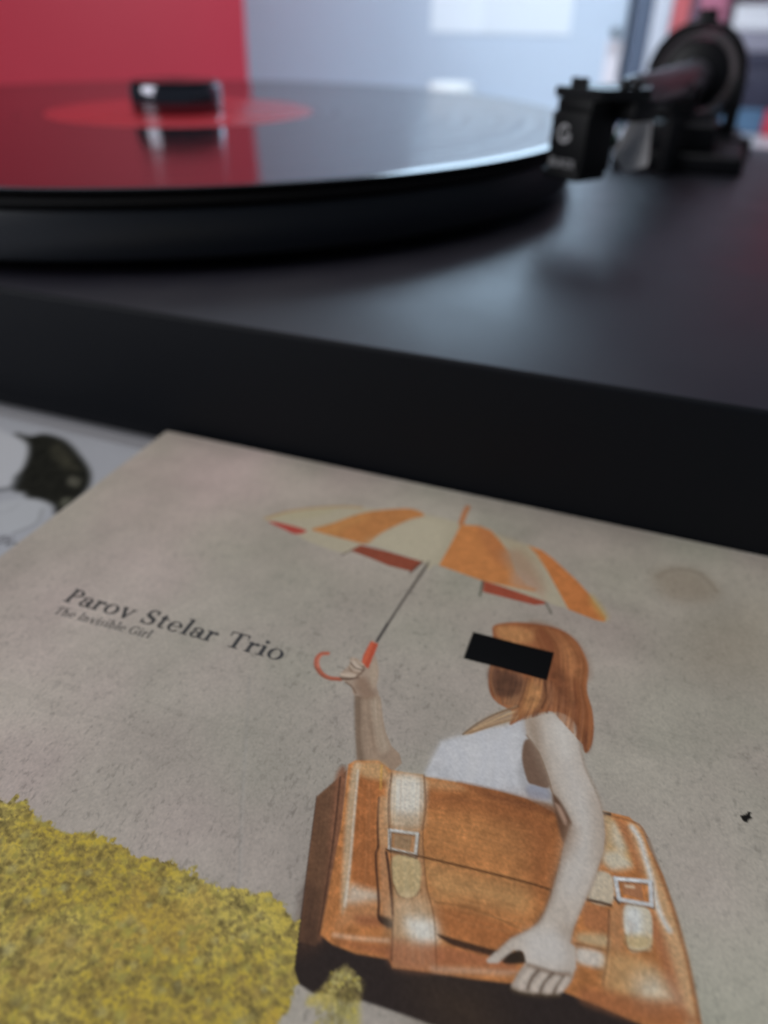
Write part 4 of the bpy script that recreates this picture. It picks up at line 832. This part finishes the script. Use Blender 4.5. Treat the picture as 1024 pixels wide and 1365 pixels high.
def sheet_objects(sh, z, parent, names, mats):
    nu, nv = sh.U.shape
    co = np.stack([sh.U * MM, -sh.V * MM, np.full(sh.U.shape, z * MM)], -1).reshape(-1, 3)
    colr = np.concatenate([to_linear(sh.C) * GAIN, np.ones(sh.U.shape + (1,))], -1).reshape(-1, 4)
    idx = np.arange(nu * nv).reshape(nu, nv)
    quads = np.stack([idx[:-1, :-1], idx[:-1, 1:], idx[1:, 1:], idx[1:, :-1]], -1).reshape(-1, 4)   # counter-clockwise seen from above
    reg = sh.G[:-1, :-1].reshape(-1)
    for r, (nm, m) in enumerate(zip(names, mats)):
        q = quads[reg == r]
        if len(q) == 0: continue
        used, inv = np.unique(q, return_inverse=True); inv = inv.reshape(-1)
        me = bpy.data.meshes.new(nm); nf = len(q)
        me.vertices.add(len(used)); me.vertices.foreach_set('co', co[used].astype(np.float32).ravel())
        me.loops.add(nf * 4); me.loops.foreach_set('vertex_index', inv.astype(np.int32))
        me.polygons.add(nf); me.polygons.foreach_set('loop_start', np.arange(0, nf * 4, 4, dtype=np.int32)); me.polygons.foreach_set('loop_total', np.full(nf, 4, np.int32))
        at = me.color_attributes.new('print', 'FLOAT_COLOR', 'POINT'); at.data.foreach_set('color', colr[used].astype(np.float32).ravel())
        me.update(calc_edges=True); link_mesh(nm, me, m, parent)

def axis(lo, hi, fine, lo_f, hi_f, coarse):
    a = [np.arange(lo, lo_f, coarse)] if lo_f > lo else []
    a.append(np.arange(lo_f, hi_f, fine)); a.append(np.arange(hi_f, hi, coarse)); a.append(np.array([hi]))
    return np.unique(np.concatenate(a))

# ---- serif lettering, built from stems, bowls and serifs (x-height 1, capitals 1.5)
SER = {
 'P': (1.02, [('r', .14, .36, 0, 1.5), ('r', 0, .54, 0, .07), ('r', 0, .4, 1.43, 1.5), ('a', .36, 1.1, .6, .4, .21, .07, -90, 90)]),
 'a': (.92, [('a', .36, .29, .34, .31, .17, .07, 0, 360), ('r', .56, .76, .08, .74), ('a', .4, .7, .36, .31, .17, .08, 0, 160), ('d', .14, .74, .1), ('a', .82, .14, .16, .15, .07, .09, 180, 340)]),
 'r': (.74, [('r', .12, .32, 0, .98), ('r', 0, .46, 0, .06), ('s', .0, .92, .2, .96, .07, .07), ('a', .56, .66, .28, .32, .1, .1, 60, 175), ('d', .62, .85, .125)]),
 'o': (1.06, [('a', .5, .49, .49, .52, .2, .06, 0, 360)]),
 'v': (1.0, [('s', .14, .98, .5, .02, .2, .18), ('s', .84, .98, .5, .02, .08, .08), ('r', 0, .38, .93, 1.0), ('r', .66, 1.0, .93, 1.0)]),
 'S': (1.02, [('a', .48, 1.12, .37, .41, .17, .07, 40, 235), ('a', .48, .39, .42, .42, .18, .07, -140, 60), ('s', .2, .9, .78, .58, .24, .24), ('r', .76, .83, 1.05, 1.5), ('r', .04, .11, 0, .46)]),
 't': (.66, [('r', .16, .36, .16, 1.2), ('r', 0, .6, .92, 1.0), ('s', .03, .95, .26, 1.28, .06, .1), ('a', .4, .2, .24, .22, .14, .08, 180, 330)]),
 'e': (.94, [('a', .47, .49, .46, .52, .19, .06, 0, 315), ('r', .1, .9, .5, .57)]),
 'l': (.52, [('r', .14, .35, 0, 1.6), ('r', 0, .5, 0, .06), ('s', .0, 1.53, .24, 1.58, .07, .07)]),
 'T': (1.3, [('r', .54, .77, 0, 1.5), ('r', .34, .97, 0, .07), ('r', .04, 1.27, 1.42, 1.5), ('r', .04, .1, 1.1, 1.5), ('r', 1.21, 1.27, 1.1, 1.5)]),
 'i': (.52, [('r', .14, .35, 0, .98), ('r', 0, .5, 0, .06), ('s', .0, .92, .24, .96, .07, .07), ('d', .24, 1.36, .135)]),
 'h': (1.1, [('r', .13, .33, 0, 1.6), ('r', 0, .46, 0, .06), ('r', .7, .9, 0, .66), ('r', .57, 1.03, 0, .06), ('a', .56, .62, .34, .36, .2, .1, 0, 150), ('s', .0, 1.53, .22, 1.58, .07, .07)]),
 'n': (1.1, [('r', .13, .33, 0, .98), ('r', 0, .46, 0, .06), ('r', .7, .9, 0, .66), ('r', .57, 1.03, 0, .06), ('a', .56, .62, .34, .36, .2, .1, 0, 150), ('s', .0, .92, .22, .96, .07, .07)]),
 's': (.74, [('a', .34, .73, .26, .27, .13, .06, 40, 235), ('a', .34, .26, .29, .28, .13, .06, -140, 60), ('s', .16, .62, .54, .38, .17, .17), ('r', .53, .6, .7, .98), ('r', .03, .09, .02, .3)]),
 'b': (1.04, [('r', .13, .33, .05, 1.6), ('a', .5, .49, .44, .51, .2, .07, -160, 160), ('s', .0, 1.53, .22, 1.58, .07, .07)]),
 'I': (.62, [('r', .18, .41, 0, 1.5), ('r', 0, .59, 0, .07), ('r', 0, .59, 1.43, 1.5)]),
 'G': (1.42, [('a', .7, .75, .68, .78, .22, .08, 40, 325), ('r', 1.02, 1.24, .05, .62), ('r', .86, 1.38, .6, .67), ('r', 1.19, 1.25, 1.02, 1.5)]),
 'f': (.6, [('r', .16, .35, 0, 1.3), ('r', 0, .52, 0, .06), ('r', 0, .56, .92, 1.0), ('a', .46, 1.28, .3, .32, .16, .1, 50, 180)]),
 ' ': (.5, [])}
def glyph_ink(X, Y, prims):
    ink = np.zeros(X.shape, bool)
    for p in prims:
        k = p[0]
        if k == 'r': ink |= (X >= p[1]) & (X <= p[2]) & (Y >= p[3]) & (Y <= p[4])
        elif k == 'd': ink |= (X - p[1]) ** 2 + (Y - p[2]) ** 2 <= p[3] ** 2
        elif k == 's':
            dx, dy = p[3] - p[1], p[4] - p[2]; t = np.clip(((X - p[1]) * dx + (Y - p[2]) * dy) / (dx * dx + dy * dy), 0, 1)
            w = p[5] + (p[6] - p[5]) * t; ink |= np.hypot(X - p[1] - t * dx, Y - p[2] - t * dy) <= w / 2
        else:
            _, cx, cy, rx, ry, ts, tv, a0, a1 = p
            o_ = ((X - cx) / rx) ** 2 + ((Y - cy) / ry) ** 2 <= 1; i_ = ((X - cx) / max(rx - ts, .01)) ** 2 + ((Y - cy) / max(ry - tv, .01)) ** 2 < 1
            an = (np.degrees(np.arctan2((Y - cy) / ry, (X - cx) / rx)) - a0) % 360; ink |= o_ & ~i_ & (an <= (a1 - a0))
    return ink
def lettering(name, text, length, xh, u, v, rot, z, m, parent, pitch=.05, slant=0.0):
    tot = sum(SER[c][0] + .1 for c in text); kx = length / tot; ky = xh
    vs_, fs = [], []; ox = 0
    ca, sa = math.cos(rot), math.sin(rot)
    for c in text:
        wd, pr = SER[c]
        if pr:
            xs = np.arange(-.05 * kx, (wd + .05) * kx, pitch); ys = np.arange(-.1 * ky, 1.7 * ky, pitch)
            X, Y = np.meshgrid(xs, ys, indexing='ij'); gx = (X + pitch / 2) / kx; gy = (Y + pitch / 2) / ky; ink = glyph_ink(gx, gy, pr) | glyph_ink(gx - .045, gy, pr) | glyph_ink(gx, gy - .03, pr)
            ids = {}
            def vid(i, j):
                if (i, j) not in ids:
                    x = ox + xs[0] + i * pitch; y = ys[0] + j * pitch; x += slant * y
                    ids[(i, j)] = len(vs_); vs_.append(((u + x * ca - y * sa) * MM, -(v - (x * sa + y * ca)) * MM, z * MM))
                return ids[(i, j)]
            for j in range(ink.shape[1]):                      # runs of ink become one strip each
                i = 0
                while i < ink.shape[0]:
                    if ink[i, j]:
                        k = i
                        while k < ink.shape[0] and ink[k, j]: k += 1
                        fs.append((vid(i, j), vid(k, j), vid(k, j + 1), vid(i, j + 1))); i = k
                    else: i += 1
        ox += (wd + .1) * kx
    me = bpy.data.meshes.new(name); me.from_pydata(vs_, [], fs); me.update()
    return link_mesh(name, me, m, parent)

# ---- the sleeve in front
ZS = 5.0; SL = 180.0
YAW = math.radians(0.622)
sleeve = empty('record_sleeve', (89.796, -150.025, 0), YAW)
tag(sleeve, 'record sleeve printed with a woman, an orange umbrella and a brown suitcase', 'record sleeve', 'record sleeves lying flat')
def sleeve_body(parent, w, hgt, z0, z1, m):
    bm = bmesh.new(); box(bm, 0, w, -hgt, 0, z0, z1, .45, 3); return link('card_body', bm, m, parent, True)
M_card = mat('worn_card', (.36, .34, .32), .6, bump=.3, bscale=500, cvar=.12, cscale=90)
sleeve_body(sleeve, SL, SL, 2.6, ZS - .05, M_card)
sh = Sheet(axis(.45, SL - .45, .165, .45, 127, .9), axis(.45, SL - .45, .165, .45, 106, .9))
U, V = sh.U, sh.V
base = np.array([148, 140, 130.0])[None, None] * np.ones(U.shape + (1,))
big = fbm(U, V, 34, 3, 4) - .5; mid = fbm(U, V * .8, 7, 13, 4) - .5; fi = fbm(U, V * .7, 1.1, 23, 3) - .5
base = base * (1 + .18 * big + .12 * mid + .05 * fi)[..., None]
tint = (fbm(U, V, 26, 41, 3) - .5)[..., None] + np.clip((U - 70) / 90, -.4, .5)[..., None] * .35
base = base + tint * np.array([-12, 2, -8.0])
# faint trowel marks and pores in the photographed concrete
pore = fbm(U * 1.0, V * .6, .5, 61, 3); dens = np.clip(fbm(U, V, 16, 71, 3) * 1.6 - .35 + np.clip((V - 35) / 120, 0, .3), 0, 1)
base = base * (1 - np.clip((pore - .62) * 5, 0, 1) * .15 * dens)[..., None]
scr = np.clip((fbm(U * .25, V * 2.2, 3.2, 81, 3) - .66) * 6, 0, 1); base = base * (1 - .035 * scr)[..., None]
sh.C[:] = base
sh.warp = True; sh.ops(ART)
# flower field detail on top of its flat tone
fm = (sh.G == 1)
low = np.clip((V - 118 - 5 * (fbm(U, V, 9, 5, 3) - .5) * 4) / 2, 0, 1)
sh.C[:] = sh.C * (1 - low[..., None]) + np.array([146, 132, 60.0]) * low[..., None]; sh.G[low > .5] = 1; fm = fm | (low > .5)
dist = np.clip((V - 60) / 55, 0, 1)
c1 = fbm(U * .9 + V * .2, V * 1.25, 1.0, 101, 4); c2 = fbm(U, V * 1.3, .40, 111, 2); c3 = fbm(U, V, 8.5, 121, 3)
cv = (c1 - .5) * 1.1 + (c2 - .5) * 1.15
yel = np.array([166, 145, 58.0]); olv = np.array([136, 118, 62.0]); drk = np.array([96, 83, 46.0]); pal = np.array([160, 152, 104.0]); ora = np.array([162, 130, 64.0])
topd = np.clip(1 - (V - (61.5 + (U - 30) * .50)) / 9, 0, 1)
t = np.clip(cv * 1.15 + .58 + .25 * topd, 0, 1)[..., None]
fc = np.where(t < .5, drk + (olv - drk) * t * 2, olv + (yel - olv) * (t - .5) * 2)
pt = np.clip((c3 - .5) * 3 + (V - 92) / 60, 0, .75)[..., None]; fc = fc * (1 - pt) + (fc * .55 + pal * .45 * (.45 + t * .75)) * pt
ot = np.clip((fbm(U, V, 6, 131, 3) - .6) * 6, 0, .6)[..., None]; fc = fc * (1 - ot) + (fc * .4 + ora * .6) * ot
edge = fm & (cv > -.9)
keep = np.clip((fbm(U, V, .9, 141, 2) - .18) * 6, 0, 1)[..., None]
sprig = (sh.U > 79.2) & (sh.V < 110)
mk = (edge & ~sprig)[..., None] * keep * .92
sh.C[:] = sh.C * (1 - mk) + fc * mk
# single flower heads in random tones
for k in range(4200):
    uu = rng.random() * 100 - 2; vv = 62 + rng.random() * 60
    i = min(np.searchsorted(sh.us, uu), len(sh.us) - 1); j = min(np.searchsorted(sh.vs, vv), len(sh.vs) - 1)
    if sh.G[i, j] != 1 or uu > 79.2: continue
    r_ = (.16 + .3 * rng.random()) * (1 + max(0, (vv - 75)) / 55)
    w = sh.win(np.array([[uu, vv]]), r_ * 2.2); D = np.hypot(sh.U[w] - uu, (sh.V[w] - vv) * 1.15) / r_
    cov = np.clip(1.5 - D, 0, 1) * (.15 + .35 * rng.random())
    col = [(160, 147, 60), (140, 130, 70), (88, 79, 46), (152, 145, 100), (150, 124, 62), (78, 70, 42)][rng.integers(6)]
    sh.put(w, cov * (sh.G[w] == 1), col, 1)
eb = np.minimum(np.minimum(U, V), np.minimum(SL - U, SL - V)); wr = np.clip(1 - eb / (.5 + 1.3 * fbm(U, V, 5, 301, 3)), 0, 1) * (.25 + .5 * fbm(U, V, 2.2, 311, 2))
sh.C[:] = sh.C * (1 - wr[..., None]) + np.array([168, 165, 158.0]) * wr[..., None]
gr = rng.normal(size=U.shape); gr = (gr + np.roll(gr, 1, 0) + np.roll(gr, 1, 1) + np.roll(gr, (1, 1), (0, 1))) / 2
sh.C[:] = sh.C * (1 + (.016 + .016 * (sh.G == 4)) * np.clip(gr, -2, 2))[..., None]
pm = [print_material('concrete_print', .08, .06, .58), print_material('flower_print', .0, .08, .58), print_material('umbrella_print', .0, .05, .56),
      print_material('figure_print', .0, .015, .56), print_material('suitcase_print', .0, .06, .54)]
sheet_objects(sh, ZS, sleeve, ['printed_concrete', 'printed_flower_field', 'printed_umbrella', 'printed_figure', 'printed_suitcase'], pm)
M_ink = mat('dark_ink', tuple(1.4 * c for c in lin((48, 46, 46))), .5, bump=.1)
lettering('title_lettering', 'Parov Stelar Trio', 38.6, 2.08, 18.3, 54.9, .026, ZS + .02, M_ink, sleeve)
M_ink2 = mat('faded_ink', tuple(1.4 * c for c in lin((72, 69, 66))), .5, bump=.1)
lettering('subtitle_lettering', 'The Invisible Girl', 17.4, 1.08, 18.75, 57.75, .045, ZS + .02, M_ink2, sleeve, .035)

# ---- the white sleeve underneath
under = empty('white_record_sleeve', (89.796, -150.025, 0), YAW - math.radians(1.2))
tag(under, 'white record sleeve with a black drawing, lying under the printed one', 'record sleeve', 'record sleeves lying flat')
M_wcard = mat('white_worn_card', (.44, .45, .47), .55, bump=.2, bscale=500, cvar=.05, cscale=70)
OX, OY = -186.0, 5.55
bm = bmesh.new(); box(bm, OX, OX + 315, -OY - 315, -OY, 0.05, 2.5, .45, 3); link('card_body', bm, M_wcard, under, True)
s2 = Sheet(axis(OX + .5, OX + 314.5, .25, -52, 4, 3.0), axis(OY + .5, OY + 314.5, .25, OY + .5, 66, 3.0))
s2.C[:] = np.array([140, 142, 147.0]) * (1 + .06 * (fbm(s2.U, s2.V, 20, 9, 3) - .5))[..., None]
HAIR = [(-33.6, 11.4), (-29.6, 11.0), (-27.3, 8.9), (-21.2, 9.4), (-13.7, 13.3), (-6.7, 18.1), (-2.9, 23.0), (-1.75, 27.2), (-1.0, 30.1), (-1.1, 33.3), (-2.6, 32.7), (-4.7, 31), (-8.4, 30.5), (-11, 30.9), (-13.2, 29.8), (-16, 29.6), (-19.2, 25.3), (-20.9, 21.6), (-24.4, 16.8), (-28.1, 13.5)]
s2.ops([('F', 0, (158, 160, 164), [(-60, 8), (-36, 12), (-27, 14), (-21, 22), (-18, 29), (-30, 36), (-60, 40)], 1.0, .8, 0, 1),
        ('F', 1, (26, 26, 22), HAIR, 1.1, 1, .3, 1),
        ('F', 1, (60, 58, 46), [(-22, 11), (-14, 15), (-9, 19), (-13, 19), (-20, 15)], 1.5, .6, .2, 1),
        ('F', 1, (92, 90, 78), [(-9, 21), (-6, 21.5), (-5, 24), (-8, 23.5)], .8, .7, .2, 1), ('F', 1, (96, 96, 82), [(-4.5, 28), (-2.5, 28), (-2.2, 31), (-4, 30)], .7, .6, .2, 1),
        ('L', 0, (62, 64, 66), [(-40, 36), (-26, 33.2), (-18.5, 31.0), (-17.0, 28.4), (-19.2, 25.3)], 1.1, .7, .9),
        ('L', 0, (104, 106, 110), [(-30, 42), (-13, 37.5), (-11, 33.5)], .8, .6, .5),
        ('F', 0, (154, 157, 160), [(-12, 31.5), (-6, 31.2), (-3, 36), (-6, 42), (-16, 42), (-16, 36)], 1.2, .7, 0, 1),
        ('L', 0, (112, 113, 116), [(-5.5, 33), (-3.2, 37), (-4.6, 41)], .8, .5, .5)])
sheet_objects(s2, 2.55, under, ['printed_paper', 'printed_hair'], [print_material('white_paper_print', .0, .04, .5), print_material('hair_print', .0, .15, .45)])
M_ink3 = mat('grey_ink', tuple(1.4 * c for c in lin((86, 85, 88))), .5)
lettering('small_lettering', 'ffer', 6.6, 1.5, -6.6, 44.6, .0, 2.57, M_ink3, under, .06, .3)
